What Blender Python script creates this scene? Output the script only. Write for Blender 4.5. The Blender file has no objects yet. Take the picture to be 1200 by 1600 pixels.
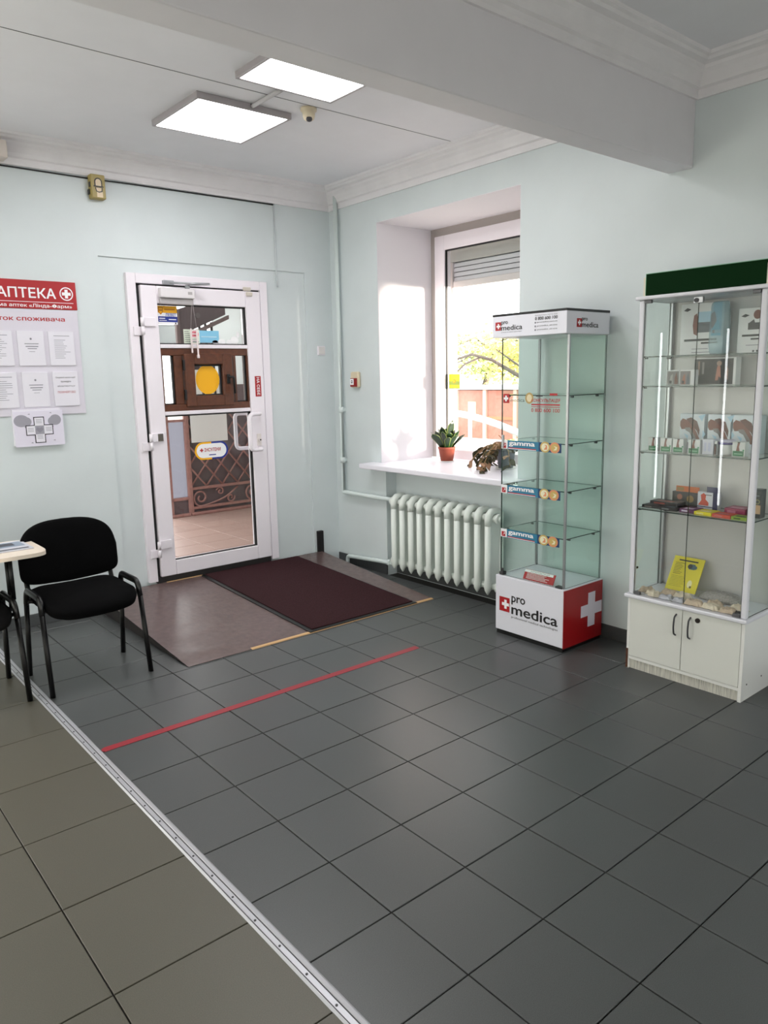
import bpy, bmesh, math, random
from mathutils import Vector, Matrix
random.seed(7)
PI = math.pi
scene = bpy.context.scene
COL = scene.collection

# ------------------------------------------------------------------ camera
def make_camera():
    yaw, pitch, roll = math.radians(39.807), math.radians(10.266), math.radians(-1.225)
    f0 = Vector((math.sin(yaw), math.cos(yaw), 0)); right = Vector((math.cos(yaw), -math.sin(yaw), 0)); up = Vector((0, 0, 1))
    f = f0 * math.cos(pitch) - up * math.sin(pitch)
    u = up * math.cos(pitch) + f0 * math.sin(pitch)
    r2 = right * math.cos(roll) + u * math.sin(roll)
    u2 = u * math.cos(roll) - right * math.sin(roll)
    cd = bpy.data.cameras.new('camera'); cam = bpy.data.objects.new('camera', cd); COL.objects.link(cam)
    m = Matrix((r2, u2, -f)).transposed().to_4x4(); m.translation = Vector((-1.212, -3.859, 1.499))
    cam.matrix_world = m
    cd.sensor_fit = 'VERTICAL'; cd.sensor_height = 36; cd.sensor_width = 27; cd.lens = 26.41
    cd.clip_start = .05; cd.clip_end = 300
    scene.camera = cam
make_camera()

# ------------------------------------------------------------------ sky, sun, exposure
w = bpy.data.worlds.new('sky'); scene.world = w; w.use_nodes = True
bg = w.node_tree.nodes['Background']
bg.inputs[0].default_value = (1.0, .985, .97, 1); bg.inputs[1].default_value = 5.0
sd = bpy.data.lights.new('sun', 'SUN'); sun = bpy.data.objects.new('sun', sd); COL.objects.link(sun)
sd.energy = 30; sd.angle = math.radians(6.5); sd.color = (1, .86, .72)
az, el = math.radians(24.5), math.radians(2)
sun.rotation_euler = Vector((-math.sin(az) * math.cos(el), math.cos(az) * math.cos(el), -math.sin(el))).to_track_quat('-Z', 'Y').to_euler()
sun.location = (8, -10, 6)
LAMP = 24.0           # radiance of the ceiling panels
vs = scene.view_settings
vs.view_transform = 'Standard'; vs.look = 'None'; vs.gamma = 1; vs.exposure = -.38; vs.use_curve_mapping = False
scene.cycles.max_bounces = 10; scene.cycles.transparent_max_bounces = 40; scene.cycles.diffuse_bounces = 6
scene.cycles.sample_clamp_indirect = 6; scene.cycles.caustics_reflective = False; scene.cycles.caustics_refractive = False

# ------------------------------------------------------------------ materials
def srgb(r, g, b):
    f = lambda c: (c / 255 / 12.92) if c <= 10 else ((c / 255 + .055) / 1.055) ** 2.4
    return (f(r), f(g), f(b), 1)
MATS = {}
def M(name, rgb, rough=.5, metal=0, spec=.5, noise=0, nscale=40, bump=0, bscale=60, vary=0, coat=0, stretch=None):
    if name in MATS: return MATS[name]
    m = bpy.data.materials.new(name); m.use_nodes = True; MATS[name] = m
    nt = m.node_tree; b = nt.nodes['Principled BSDF']; c = srgb(*rgb)
    b.inputs['Base Color'].default_value = c; b.inputs['Roughness'].default_value = rough
    b.inputs['Metallic'].default_value = metal; b.inputs['Specular IOR Level'].default_value = spec
    b.inputs['Coat Weight'].default_value = coat
    tc = nt.nodes.new('ShaderNodeTexCoord'); src = None
    if noise:
        n = nt.nodes.new('ShaderNodeTexNoise'); n.inputs['Scale'].default_value = nscale; n.inputs['Detail'].default_value = 4
        if stretch:
            mp = nt.nodes.new('ShaderNodeMapping'); mp.inputs['Scale'].default_value = stretch
            nt.links.new(tc.outputs['Object'], mp.inputs['Vector']); nt.links.new(mp.outputs['Vector'], n.inputs['Vector'])
        else: nt.links.new(tc.outputs['Object'], n.inputs['Vector'])
        r = nt.nodes.new('ShaderNodeMapRange'); r.inputs['From Min'].default_value = .3; r.inputs['From Max'].default_value = .7
        r.inputs['To Min'].default_value = 1 - noise; r.inputs['To Max'].default_value = 1 + noise
        nt.links.new(n.outputs['Fac'], r.inputs['Value']); src = r.outputs['Result']
    if vary:
        oi = nt.nodes.new('ShaderNodeObjectInfo')
        r2 = nt.nodes.new('ShaderNodeMapRange'); r2.inputs['To Min'].default_value = 1 - vary; r2.inputs['To Max'].default_value = 1 + vary
        nt.links.new(oi.outputs['Random'], r2.inputs['Value'])
        if src:
            mm = nt.nodes.new('ShaderNodeMath'); mm.operation = 'MULTIPLY'
            nt.links.new(src, mm.inputs[0]); nt.links.new(r2.outputs['Result'], mm.inputs[1]); src = mm.outputs[0]
        else: src = r2.outputs['Result']
    if src:
        hv = nt.nodes.new('ShaderNodeHueSaturation'); hv.inputs['Color'].default_value = c
        nt.links.new(src, hv.inputs['Value']); nt.links.new(hv.outputs['Color'], b.inputs['Base Color'])
    if bump:
        n2 = nt.nodes.new('ShaderNodeTexNoise'); n2.inputs['Scale'].default_value = bscale; n2.inputs['Detail'].default_value = 3
        nt.links.new(tc.outputs['Object'], n2.inputs['Vector'])
        bp = nt.nodes.new('ShaderNodeBump'); bp.inputs['Strength'].default_value = bump; bp.inputs['Distance'].default_value = .004
        nt.links.new(n2.outputs['Fac'], bp.inputs['Height']); nt.links.new(bp.outputs['Normal'], b.inputs['Normal'])
    return m
def glass(name, tint, rough=0.0, ior=1.5, haze=0):
    m = bpy.data.materials.new(name); m.use_nodes = True; nt = m.node_tree; nt.nodes.clear()
    out = nt.nodes.new('ShaderNodeOutputMaterial'); t = nt.nodes.new('ShaderNodeBsdfTransparent'); t.inputs[0].default_value = (*tint, 1)
    g = nt.nodes.new('ShaderNodeBsdfGlossy'); g.inputs['Roughness'].default_value = rough; g.inputs[0].default_value = (.9, .95, .93, 1)
    fr = nt.nodes.new('ShaderNodeFresnel'); fr.inputs['IOR'].default_value = ior
    mx = nt.nodes.new('ShaderNodeMixShader')
    ge = nt.nodes.new('ShaderNodeNewGeometry'); mu = nt.nodes.new('ShaderNodeMath'); mu.operation = 'SUBTRACT'; mu.use_clamp = True
    nt.links.new(fr.outputs[0], mu.inputs[0]); nt.links.new(ge.outputs['Backfacing'], mu.inputs[1])      # reflect at the outer faces only
    nt.links.new(mu.outputs[0], mx.inputs[0]); nt.links.new(t.outputs[0], mx.inputs[1]); nt.links.new(g.outputs[0], mx.inputs[2])
    o = mx.outputs[0]
    if haze:
        d = nt.nodes.new('ShaderNodeBsdfTranslucent'); d.inputs[0].default_value = (*tint, 1)
        m2 = nt.nodes.new('ShaderNodeMixShader'); m2.inputs[0].default_value = haze
        nt.links.new(o, m2.inputs[1]); nt.links.new(d.outputs[0], m2.inputs[2]); o = m2.outputs[0]
    nt.links.new(o, out.inputs[0]); MATS[name] = m
    return m
def emit(name, rgb, s):
    m = bpy.data.materials.new(name); m.use_nodes = True; nt = m.node_tree; nt.nodes.clear()
    o = nt.nodes.new('ShaderNodeOutputMaterial'); e = nt.nodes.new('ShaderNodeEmission')
    e.inputs[0].default_value = (*rgb, 1); e.inputs[1].default_value = s; nt.links.new(e.outputs[0], o.inputs[0]); return m

WALL = M('wall_paint', (209, 217, 218), .55, noise=.03, nscale=3, bump=.12, bscale=9)
WHITEWALL = M('reveal_plaster', (226, 224, 228), .6, bump=.08, bscale=12)
CEIL = M('ceiling_paint', (228, 228, 232), .7, noise=.02, nscale=4, bump=.08, bscale=14)
BEAM = M('beam_paint', (224, 222, 226), .6, noise=.02, nscale=5, bump=.1, bscale=14)
CORN = M('cornice_plaster', (230, 228, 230), .6, noise=.03, nscale=8)
GROUT = M('tile_grout', (38, 36, 34), .9)
TILE_D = M('dark_floor_tile', (75, 77, 77), .36, noise=.2, nscale=420, vary=.05, spec=.45, bump=.03, bscale=25)
TILE_L = M('olive_floor_tile', (87, 84, 74), .42, noise=.18, nscale=420, vary=.04, spec=.4, bump=.03, bscale=25)
SKIRT = M('skirting_tile', (70, 72, 73), .4, noise=.08, nscale=200)
PVC = M('white_pvc', (236, 230, 236), .3)
WHITE = M('white_laminate', (226, 226, 222), .35)
WHITEG = M('gloss_white_board', (224, 224, 232), .3)
ENAMEL = M('radiator_enamel', (222, 228, 222), .35, bump=.15, bscale=50)
SEAL = M('rubber_seal', (16, 16, 17), .6)
BLACK = M('black_metal', (7, 7, 8), .42, spec=.3)
BLACKP = M('black_plastic', (11, 11, 12), .35)
FABRIC = M('black_fabric', (6, 6, 7), .95, spec=.1)
ALU = M('aluminium', (178, 180, 184), .32, metal=.85)
ALUW = M('white_aluminium', (216, 216, 222), .32)
CHROME = M('chrome', (190, 190, 192), .18, metal=1)
DARKGREY = M('dark_grey_plastic', (52, 52, 54), .5)
BROWN = M('brown_woodgrain_pvc', (88, 47, 26), .42, noise=.25, nscale=30)
RED = M('red_print', (168, 20, 27), .45)
REDT = M('red_lettering', (176, 22, 28), .5)
INK = M('black_lettering', (22, 20, 22), .5)
GREYINK = M('grey_print', (132, 132, 142), .6)
PAPER = M('white_paper', (226, 224, 232), .55)
WPRINT = M('white_print', (240, 240, 242), .5)
YEL = M('yellow_print', (243, 178, 8), .5)
YELB = M('bright_yellow_sticker', (240, 236, 20), .5)
BLUE = M('navy_print', (24, 48, 140), .5)
LBLUE = M('light_blue_print', (132, 196, 226), .5)
TEAL = M('teal_print', (40, 118, 150), .45)
PINK = M('pink_print', (226, 128, 140), .5)
GREENB = M('green_band_print', (28, 112, 66), .5)
GREENH = M('dark_green_header', (4, 38, 12), .8, spec=.1)
TERRA = M('terracotta', (140, 66, 48), .7)
CREAM = M('cream_plastic', (214, 200, 172), .4)
OCHRE = M('aged_ochre_plastic', (160, 142, 82), .45)
LINO = M('brown_linoleum', (98, 81, 79), .27, noise=.12, nscale=30, bump=.5, bscale=14)
PLY = M('plywood_edge', (196, 158, 112), .7)
CARPET = M('maroon_carpet', (56, 34, 37), .98, noise=.35, nscale=160, bump=.8, bscale=300, spec=.1)
TAPE = M('red_floor_tape', (150, 34, 46), .45)
STRIPM = M('threshold_aluminium', (186, 186, 192), .38, metal=.35)
GLASS = glass('clear_window_glass', (.95, .96, .96))
CGLASS = glass('cabinet_glass', (.965, .972, .968))
DGLASS = glass('green_tinted_glass', (.935, .97, .955))
GEDGE = M('green_glass_edge', (30, 52, 46), .2)
IRON = M('painted_iron', (170, 124, 116), .5, noise=.15, nscale=30)
IRONBK = M('dark_iron', (44, 36, 36), .5)
SHEET = M('grey_brown_sheet', (108, 92, 94), .6, noise=.08, nscale=30)
FROST = glass('frosted_panel', (.86, .9, .9), .3, haze=.92)
SCREENG = glass('screen_sheet', (.42, .42, .46), .3, haze=.95)
PTILE = M('porch_tile', (184, 156, 146), .4, noise=.06, nscale=60, vary=.04)
ASPH = M('asphalt', (150, 146, 142), .9, noise=.1, nscale=8)
LEAFD = M('dark_leaf', (16, 42, 20), .35, noise=.3, nscale=60)
LEAFE = M('leaf_margin', (104, 120, 56), .4)
LEAFW = M('wilted_leaf', (58, 54, 28), .7, noise=.5, nscale=50)
LEAFB = M('dry_leaf', (150, 116, 88), .8, noise=.35, nscale=60)
BARK = M('bark', (104, 92, 84), .9, noise=.2, nscale=20)
FOLI = M('autumn_foliage', (234, 224, 148), .7, noise=.35, nscale=3)
FOLI2 = M('green_foliage', (176, 190, 110), .7, noise=.35, nscale=3)
BRICK = M('red_brown_facade', (206, 140, 122), .7, noise=.1, nscale=10)
LIGHTM = emit('lamp_diffuser', (1, .985, 1), LAMP)

# ------------------------------------------------------------------ mesh helpers
def bm_new(): return bmesh.new()
def bx(bm, x0, x1, y0, y1, z0, z1, bev=0, seg=2, mi=0):
    vs_ = [bm.verts.new((x, y, z)) for x in (x0, x1) for y in (y0, y1) for z in (z0, z1)]
    q = [(0, 1, 3, 2), (4, 6, 7, 5), (0, 4, 5, 1), (2, 3, 7, 6), (0, 2, 6, 4), (1, 5, 7, 3)]
    fs = [bm.faces.new([vs_[i] for i in f]) for f in q]
    for f in fs: f.material_index = mi
    if bev:
        es = list({e for f in fs for e in f.edges})
        bmesh.ops.bevel(bm, geom=es, offset=bev, segments=seg, affect='EDGES', profile=.5, clamp_overlap=True)
    return fs
def prism(bm, pts, axis, a, b, mi=0):
    """extrude a polygon of (u,v) along an axis: axis 0 -> (a,u,v), 1 -> (u,a,v), 2 -> (u,v,a)"""
    def P(u, v, t): return (t, u, v) if axis == 0 else (u, t, v) if axis == 1 else (u, v, t)
    A = [bm.verts.new(P(u, v, a)) for u, v in pts]; B = [bm.verts.new(P(u, v, b)) for u, v in pts]
    n = len(pts); fs = [bm.faces.new(A), bm.faces.new(B[::-1])]
    for i in range(n): fs.append(bm.faces.new((A[i], B[i], B[(i + 1) % n], A[(i + 1) % n])))
    for f in fs: f.material_index = mi
    return fs
def ring_axes(d, ref=None):
    d = d.normalized(); r = ref or (Vector((0, 0, 1)) if abs(d.z) < .9 else Vector((1, 0, 0)))
    a = d.cross(r).normalized(); return a, d.cross(a).normalized()
def tube(bm, pts, r, n=10, cap=True, flat=1.0, mi=0):
    pts = [Vector(p) for p in pts]; R = r if isinstance(r, (list, tuple)) else [r] * len(pts); rings = []; pa = None
    for i, p in enumerate(pts):
        d = (pts[min(i + 1, len(pts) - 1)] - pts[max(i - 1, 0)]).normalized()
        if pa is None: a, b = ring_axes(d)
        else:
            a = (pa - d * pa.dot(d))
            a = a.normalized() if a.length > 1e-6 else ring_axes(d)[0]
            b = d.cross(a).normalized()
        pa = a
        rings.append([bm.verts.new(p + a * math.cos(2 * PI * k / n) * R[i] + b * math.sin(2 * PI * k / n) * R[i] * flat) for k in range(n)])
    for i in range(len(rings) - 1):
        for k in range(n):
            f = bm.faces.new((rings[i][k], rings[i][(k + 1) % n], rings[i + 1][(k + 1) % n], rings[i + 1][k])); f.smooth = True; f.material_index = mi
    if cap:
        for rr in (rings[0][::-1], rings[-1]):
            f = bm.faces.new(rr); f.material_index = mi
def bend(pts, r=.03, n=5):
    """round the corners of a polyline"""
    P = [Vector(p) for p in pts]; out = [P[0]]
    for i in range(1, len(P) - 1):
        a = (P[i - 1] - P[i]); b = (P[i + 1] - P[i]); q = min(r, a.length * .45, b.length * .45)
        A = P[i] + a.normalized() * q; B = P[i] + b.normalized() * q
        for k in range(n + 1):
            t = k / n; out.append(A * (1 - t) ** 2 + P[i] * 2 * t * (1 - t) + B * t * t)
    out.append(P[-1]); return out
def lathe(bm, prof, cx, cy, n=28, mi=0, cap=True):
    rings = [[bm.verts.new((cx + r * math.cos(2 * PI * k / n), cy + r * math.sin(2 * PI * k / n), z)) for k in range(n)] for r, z in prof]
    for i in range(len(rings) - 1):
        for k in range(n):
            f = bm.faces.new((rings[i][k], rings[i][(k + 1) % n], rings[i + 1][(k + 1) % n], rings[i + 1][k])); f.smooth = True; f.material_index = mi
    if cap:
        bm.faces.new(rings[0][::-1]).material_index = mi; bm.faces.new(rings[-1]).material_index = mi
def disc(bm, c, r, normal_axis, n=24, h=.001, mi=0):
    """thin disc (short cylinder) about an axis"""
    d = [Vector((1, 0, 0)), Vector((0, 1, 0)), Vector((0, 0, 1))][normal_axis]; c = Vector(c)
    tube(bm, [c - d * h / 2, c + d * h / 2], r, n, mi=mi)
def pad(bm, outline, rings, deform):
    R = []
    for s, h in rings: R.append([bm.verts.new(deform(u * s, v * s, h)) for u, v in outline])
    n = len(outline)
    for i in range(len(R) - 1):
        for k in range(n):
            f = bm.faces.new((R[i][k], R[i][(k + 1) % n], R[i + 1][(k + 1) % n], R[i + 1][k])); f.smooth = True
    bm.faces.new(R[0][::-1]); bm.faces.new(R[-1])
def superell(a, b, p=4, n=48, plow=None):
    out = []; P_ = p
    for k in range(n):
        t = 2 * PI * k / n; c, s = math.cos(t), math.sin(t); p = plow if plow and s < 0 else P_
        out.append((a * math.copysign(abs(c) ** (2 / p), c), b * math.copysign(abs(s) ** (2 / p), s)))
    return out

def wloc(o):
    v = Vector((0, 0, 0))
    while o: v += o.location; o = o.parent
    return v
def obj(name, bm, mats, parent=None, kind=None, label=None, cat=None, group=None, at=None):
    bmesh.ops.recalc_face_normals(bm, faces=bm.faces)
    me = bpy.data.meshes.new(name); bm.to_mesh(me); bm.free()
    for m in (mats if isinstance(mats, (list, tuple)) else [mats]): me.materials.append(m)
    return link(name, me, parent, kind, label, cat, group, at)
def link(name, me, parent=None, kind=None, label=None, cat=None, group=None, at=None):
    o = bpy.data.objects.new(name, me); COL.objects.link(o)
    if parent is not None:
        o.parent = parent; off = wloc(parent); me.transform(Matrix.Translation(-off))
    elif at is not None:
        me.transform(Matrix.Translation(-Vector(at))); o.location = at
    for k, v in (('kind', kind), ('label', label), ('category', cat), ('group', group)):
        if v: o[k] = v
    return o
def box(name, x0, x1, y0, y1, z0, z1, m, parent=None, bev=0, **k):
    bm = bm_new(); bx(bm, x0, x1, y0, y1, z0, z1, bev); return obj(name, bm, m, parent, **k)
def thing(name, label, cat, loc=(0, 0, 0), group=None, kind=None):
    o = bpy.data.objects.new(name, None); o.empty_display_size = .05; COL.objects.link(o); o.location = loc
    if label: o['label'] = label
    if cat: o['category'] = cat
    if group: o['group'] = group
    if kind: o['kind'] = kind
    return o
def pane(name, x0, x1, y0, y1, z0, z1, parent, mat=None, edge=None, **k):
    """glass sheet: clear faces, darker edges on its thin sides"""
    bm = bm_new(); fs = bx(bm, x0, x1, y0, y1, z0, z1)
    ar = sorted(fs, key=lambda f: -f.calc_area())
    for f in ar[2:]: f.material_index = 1
    return obj(name, bm, [mat or DGLASS, edge or GEDGE], parent, **k)
# text and flat print. plane frames: origin, x direction, y direction
FR = {'back': (Vector((1, 0, 0)), Vector((0, 0, 1))),      # on planes facing -y
      'right': (Vector((0, -1, 0)), Vector((0, 0, 1))),    # on planes facing -x
      'up': (Vector((1, 0, 0)), Vector((0, 1, 0)))}
def frame_m(frame, o):
    X, Y = FR[frame] if isinstance(frame, str) else frame
    Z = X.cross(Y); m = Matrix((X, Y, Z)).transposed().to_4x4(); m.translation = Vector(o); return m
def glyph_mesh(c, res):
    """fill the outlines of a text curve stroke by stroke, so that overlapping strokes of one letter leave no holes"""
    sp = []
    for q in c.splines:
        pts = [p.co.copy() for p in q.bezier_points]
        ar = sum(pts[i].x * pts[i - 1].y - pts[i - 1].x * pts[i].y for i in range(len(pts))) / 2
        sp.append(([(p.co.copy(), p.handle_left.copy(), p.handle_right.copy()) for p in q.bezier_points], ar))
    if not sp: return bpy.data.meshes.new('glyphs')
    def inside(p, poly):
        r = False
        for i in range(len(poly)):
            a_, b_ = poly[i][0], poly[i - 1][0]
            if (a_.y > p.y) != (b_.y > p.y) and p.x < (b_.x - a_.x) * (p.y - a_.y) / (b_.y - a_.y) + a_.x: r = not r
        return r
    bmg = bmesh.new()
    hole = [any(br * ar < 0 and abs(br) > abs(ar) and inside(poly[0][0], bp) for bp, br in sp) for poly, ar in sp]
    for k, (poly, ar) in enumerate(sp):
        if hole[k]: continue
        cv = bpy.data.curves.new('g', 'CURVE'); cv.dimensions = '2D'; cv.fill_mode = 'FRONT'; cv.resolution_u = res
        for pl in [poly] + [h for n_, (h, ha) in enumerate(sp) if hole[n_] and ha * ar < 0 and inside(h[0][0], poly)]:
            q = cv.splines.new('BEZIER'); q.bezier_points.add(len(pl) - 1); q.use_cyclic_u = True
            for bp_, (co, hl, hr) in zip(q.bezier_points, pl):
                bp_.handle_left_type = bp_.handle_right_type = 'FREE'; bp_.co = co; bp_.handle_left = hl; bp_.handle_right = hr
        go = bpy.data.objects.new('g', cv); gm = bpy.data.meshes.new_from_object(go)
        n0 = len(bmg.verts); bmg.from_mesh(gm); bmg.verts.ensure_lookup_table()
        for v in bmg.verts[n0:]: v.co.z = .00001 * (k % 4)
        bpy.data.objects.remove(go); bpy.data.curves.remove(cv); bpy.data.meshes.remove(gm)
    me = bpy.data.meshes.new('glyphs'); bmg.to_mesh(me); bmg.free(); return me
def text(s, o, w, h, frame, mat, parent, name='lettering', bold=0, align='fill', lift=.0006, **k):
    """lettering fitted in a w x h box whose lower left corner is o"""
    cu = bpy.data.curves.new('t', 'FONT'); cu.body = s; cu.size = 1; cu.fill_mode = 'FRONT'; cu.resolution_u = 3
    t = bpy.data.objects.new('t', cu); COL.objects.link(t)
    dg = bpy.context.evaluated_depsgraph_get()
    me = glyph_mesh(t.evaluated_get(dg).to_curve(dg), 3)
    bpy.data.objects.remove(t); bpy.data.curves.remove(cu)
    if bold:                                            # heavier strokes: the outline repeated with small shifts
        bmt = bmesh.new()
        for k_, (dx, dy) in enumerate(((0, 0), (bold, 0), (-bold, 0), (0, bold * .8), (0, -bold * .8), (bold * .7, bold * .6), (-bold * .7, -bold * .6))):
            n0 = len(bmt.verts); bmt.from_mesh(me); bmt.verts.ensure_lookup_table()
            for v in bmt.verts[n0:]: v.co.x += dx; v.co.y += dy; v.co.z += .00005 * k_
        bmt.to_mesh(me); bmt.free()
    xs = [v.co.x for v in me.vertices]; ys = [v.co.y for v in me.vertices]
    if not xs: return None
    sx = w / max(1e-6, max(xs) - min(xs)); sy = h / max(1e-6, max(ys) - min(ys))
    if align == 'keep': sx = sy = min(sx, sy)
    me.transform(Matrix.Translation((-min(xs), -min(ys), 0))); me.transform(Matrix.Diagonal((sx, sy, 1, 1)))
    me.transform(Matrix.Translation((0, 0, lift))); me.transform(frame_m(frame, o))
    me.materials.clear(); me.materials.append(mat)
    return link(name, me, parent, **k)
def prints(name, o, frame, mats, shapes, parent, lift=.0005, thick=.0004, **k):
    """flat print: shapes = list of (kind, args, material index, layer)"""
    bm = bm_new()
    for sh in shapes:
        kind, a, mi = sh[0], sh[1], sh[2]; z = lift + (sh[3] if len(sh) > 3 else 0) * thick
        if kind == 'r': pts = [(a[0], a[1]), (a[2], a[1]), (a[2], a[3]), (a[0], a[3])]
        elif kind == 'c': pts = [(a[0] + a[2] * math.cos(2 * PI * i / 28), a[1] + (a[3] if len(a) > 3 else a[2]) * math.sin(2 * PI * i / 28)) for i in range(28)]
        elif kind == 'p': pts = a
        elif kind == '+':
            x, y, s, t = a; pts = [(x - t, y - s), (x + t, y - s), (x + t, y - t), (x + s, y - t), (x + s, y + t), (x + t, y + t), (x + t, y + s), (x - t, y + s), (x - t, y + t), (x - s, y + t), (x - s, y - t), (x - t, y - t)]
        elif kind == 'ring':
            x, y, r0, r1 = a; n = 28; A = [bm.verts.new((x + r0 * math.cos(2 * PI * i / n), y + r0 * math.sin(2 * PI * i / n), z)) for i in range(n)]
            B = [bm.verts.new((x + r1 * math.cos(2 * PI * i / n), y + r1 * math.sin(2 * PI * i / n), z)) for i in range(n)]
            for i in range(n): bm.faces.new((A[i], A[(i + 1) % n], B[(i + 1) % n], B[i])).material_index = mi
            continue
        bm.faces.new([bm.verts.new((x, y, z)) for x, y in pts]).material_index = mi
    bm.transform(frame_m(frame, o))
    me = bpy.data.meshes.new(name); bm.to_mesh(me); bm.free()
    for m in mats: me.materials.append(m)
    return link(name, me, parent, **k)
def textlines(x0, x1, y0, y1, n, mi=0, ragged=.3, th=.35):
    out = []; st = (y1 - y0) / n
    for i in range(n):
        y = y1 - (i + .7) * st; e = x1 - (x1 - x0) * random.random() * ragged
        out.append(('r', (x0, y, e, y + st * th), mi))
    return out

XR, YB, ZC = 2.38, 1.035, 2.89          # right wall, back wall, ceiling
XL, YF = -2.6, -5.6                      # unseen sides of the room
BY0, BY1, BZ = -1.90, -1.77, 2.44        # ceiling beam

# ------------------------------------------------------------------ floor of tiles
fl = box('floor', XL - .1, XR + .15, YF - .1, YB + .45, -.12, -.006, GROUT, kind='structure')
tile_cache = {}
def tile(x0, x1, y0, y1, m, g=.0021):
    w_, d_ = round(x1 - x0, 4), round(y1 - y0, 4); key = (w_, d_, m.name)
    if key not in tile_cache:
        bm = bm_new(); a, b = w_ / 2 - g, d_ / 2 - g; c = .0012
        lo = [bm.verts.new((sx * a, sy * b, -.008)) for sx, sy in ((-1, -1), (1, -1), (1, 1), (-1, 1))]
        mid = [bm.verts.new((sx * a, sy * b, -c)) for sx, sy in ((-1, -1), (1, -1), (1, 1), (-1, 1))]
        hi = [bm.verts.new((sx * (a - c), sy * (b - c), 0)) for sx, sy in ((-1, -1), (1, -1), (1, 1), (-1, 1))]
        for A, B in ((lo, mid), (mid, hi)):
            for i in range(4): bm.faces.new((A[i], A[(i + 1) % 4], B[(i + 1) % 4], B[i]))
        bm.faces.new(hi); me = bpy.data.meshes.new('tile'); bm.to_mesh(me); bm.free(); me.materials.append(m); tile_cache[key] = me
    o = bpy.data.objects.new('tile', tile_cache[key]); COL.objects.link(o); o.parent = fl
    o.location = ((x0 + x1) / 2, (y0 + y1) / 2, random.uniform(-.0006, .0004))
SX = -.30
xs = [SX] + [round(.3 * i, 3) for i in range(0, 8)] + [XR]
ys = [YB] + [round(.3 * j, 3) for j in range(3, -13, -1)]
for i in range(len(xs) - 1):
    for j in range(len(ys) - 1): tile(xs[i], xs[i + 1], ys[j + 1], ys[j], TILE_D)
xl = [SX, -.707, -1.107, -1.507, -1.907]
yl = [YB] + [round(-1.361 + .4012 * k, 4) for k in range(5, -6, -1)]
for i in range(len(xl) - 1):
    for j in range(len(yl) - 1): tile(xl[i + 1], xl[i], yl[j + 1], yl[j], TILE_L)

# ------------------------------------------------------------------ walls
DX0, DX1, DZ0, DZ1 = .80, 1.73, .13, 2.13       # doorway
def wall_back():
    bm = bm_new(); yb, yo = YB + .012, YB + .42
    ym = YB + .07
    bx(bm, XL - .1, DX0, yb, ym, -.1, 3.1); bx(bm, DX1, XR + .6, yb, ym, -.1, 3.1); bx(bm, DX0, DX1, yb, ym, DZ1, 3.1); bx(bm, DX0, DX1, yb, ym, -.1, .115)
    bx(bm, XL - .1, .55, ym, yo, -.1, 3.1); bx(bm, 2.5, XR + .6, ym, yo, -.1, 3.1); bx(bm, .55, 2.5, ym, yo, 2.6, 3.1); bx(bm, .55, 2.5, ym, yo, -.1, .09)
    o = obj('wall_back', bm, WALL, kind='structure')
    bm = bm_new()
    bx(bm, XL, .585, YB, yb + .002, 0, 3.0); bx(bm, .585, 2.135, YB, yb + .002, 2.276, 3.0); bx(bm, 2.135, XR + .02, YB, yb + .002, 0, 3.0)
    obj('plaster_panel', bm, WALL, o)
    return o
wb = wall_back()
WY0, WY1, WZ0, WZ1 = -.85, .47, .815, 2.575      # window reveal in the right wall
NY0, NY1 = -1.0, .42                             # radiator niche
XO = 3.02
def wall_right():
    bm = bm_new()
    bx(bm, XR, XO, WY1, YB + .42, -.1, 3.1); bx(bm, XR, XO, YF - .1, NY0, -.1, 3.1)
    bx(bm, XR, XO, NY0, WY1, WZ1, 3.1)
    bx(bm, XR, XO, NY0, WY0, WZ0, WZ1)
    bx(bm, XR + .10, XO, NY0, NY1, -.1, WZ0); bx(bm, XR, XO, NY1, WY1, -.1, WZ0)
    o = obj('wall_right', bm, WALL, kind='structure')
    bm = bm_new(); e = .004
    bx(bm, XR + .0015, 2.93, WY1 - e, WY1 + .002, .855, WZ1); bx(bm, XR + .0015, 2.93, WY0 - .002, WY0 + e, .855, WZ1)
    bx(bm, XR + .0015, 2.93, WY0, WY1, WZ1 - e, WZ1 + .002)
    obj('reveal_lining', bm, WHITEWALL, o)
wall_right()
box('wall_left', XL - .3, XL, YF - .1, YB + .42, -.1, 3.1, WALL, kind='structure')
for y, lb in ((.745, 'slim unseen strip added on the left wall for glass streaks, nearer the back corner'), (-.01, 'slim unseen strip added on the left wall for glass streaks, further from the back corner')):
    ls = thing('streak_light', lb, 'light', (XL, y, .02))  # unseen glowing strips added to make the bright streaks in the cabinet glass
    box('streak_housing', XL, XL + .02, y - .016, y + .016, .02, 1.93, ALU, ls, .003)
    box('streak_diffuser', XL + .02, XL + .026, y - .011, y + .011, .04, 1.91, LIGHTM, ls)
bm = bm_new(); bx(bm, XL - .3, -2.0, YF - .25, YF, -.1, 3.1); bx(bm, 1.9, XO, YF - .25, YF, -.1, 3.1); bx(bm, -2.0, 1.9, YF - .25, YF, -.1, .3); bx(bm, -2.0, 1.9, YF - .25, YF, 2.28, 3.1)
obj('wall_front', bm, WALL, kind='structure')
fill_window = thing('fill_window_3', None, None, (-.05, YF - .1, .3), kind='structure')  # unseen window added behind the camera for soft front light
bm = bm_new()
for xx in (-2.0, -.73, .57, 1.84): bx(bm, xx, xx + .06, YF - .14, YF - .08, .3, 2.28, .004, 1)
for zz in (.3, 2.22): bx(bm, -2.0, 1.9, YF - .14, YF - .08, zz, zz + .06, .004, 1)
obj('window_frame', bm, PVC, fill_window)
pane('window_pane', -1.95, 1.85, YF - .115, YF - .107, .35, 2.23, fill_window, GLASS, SEAL)
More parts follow.
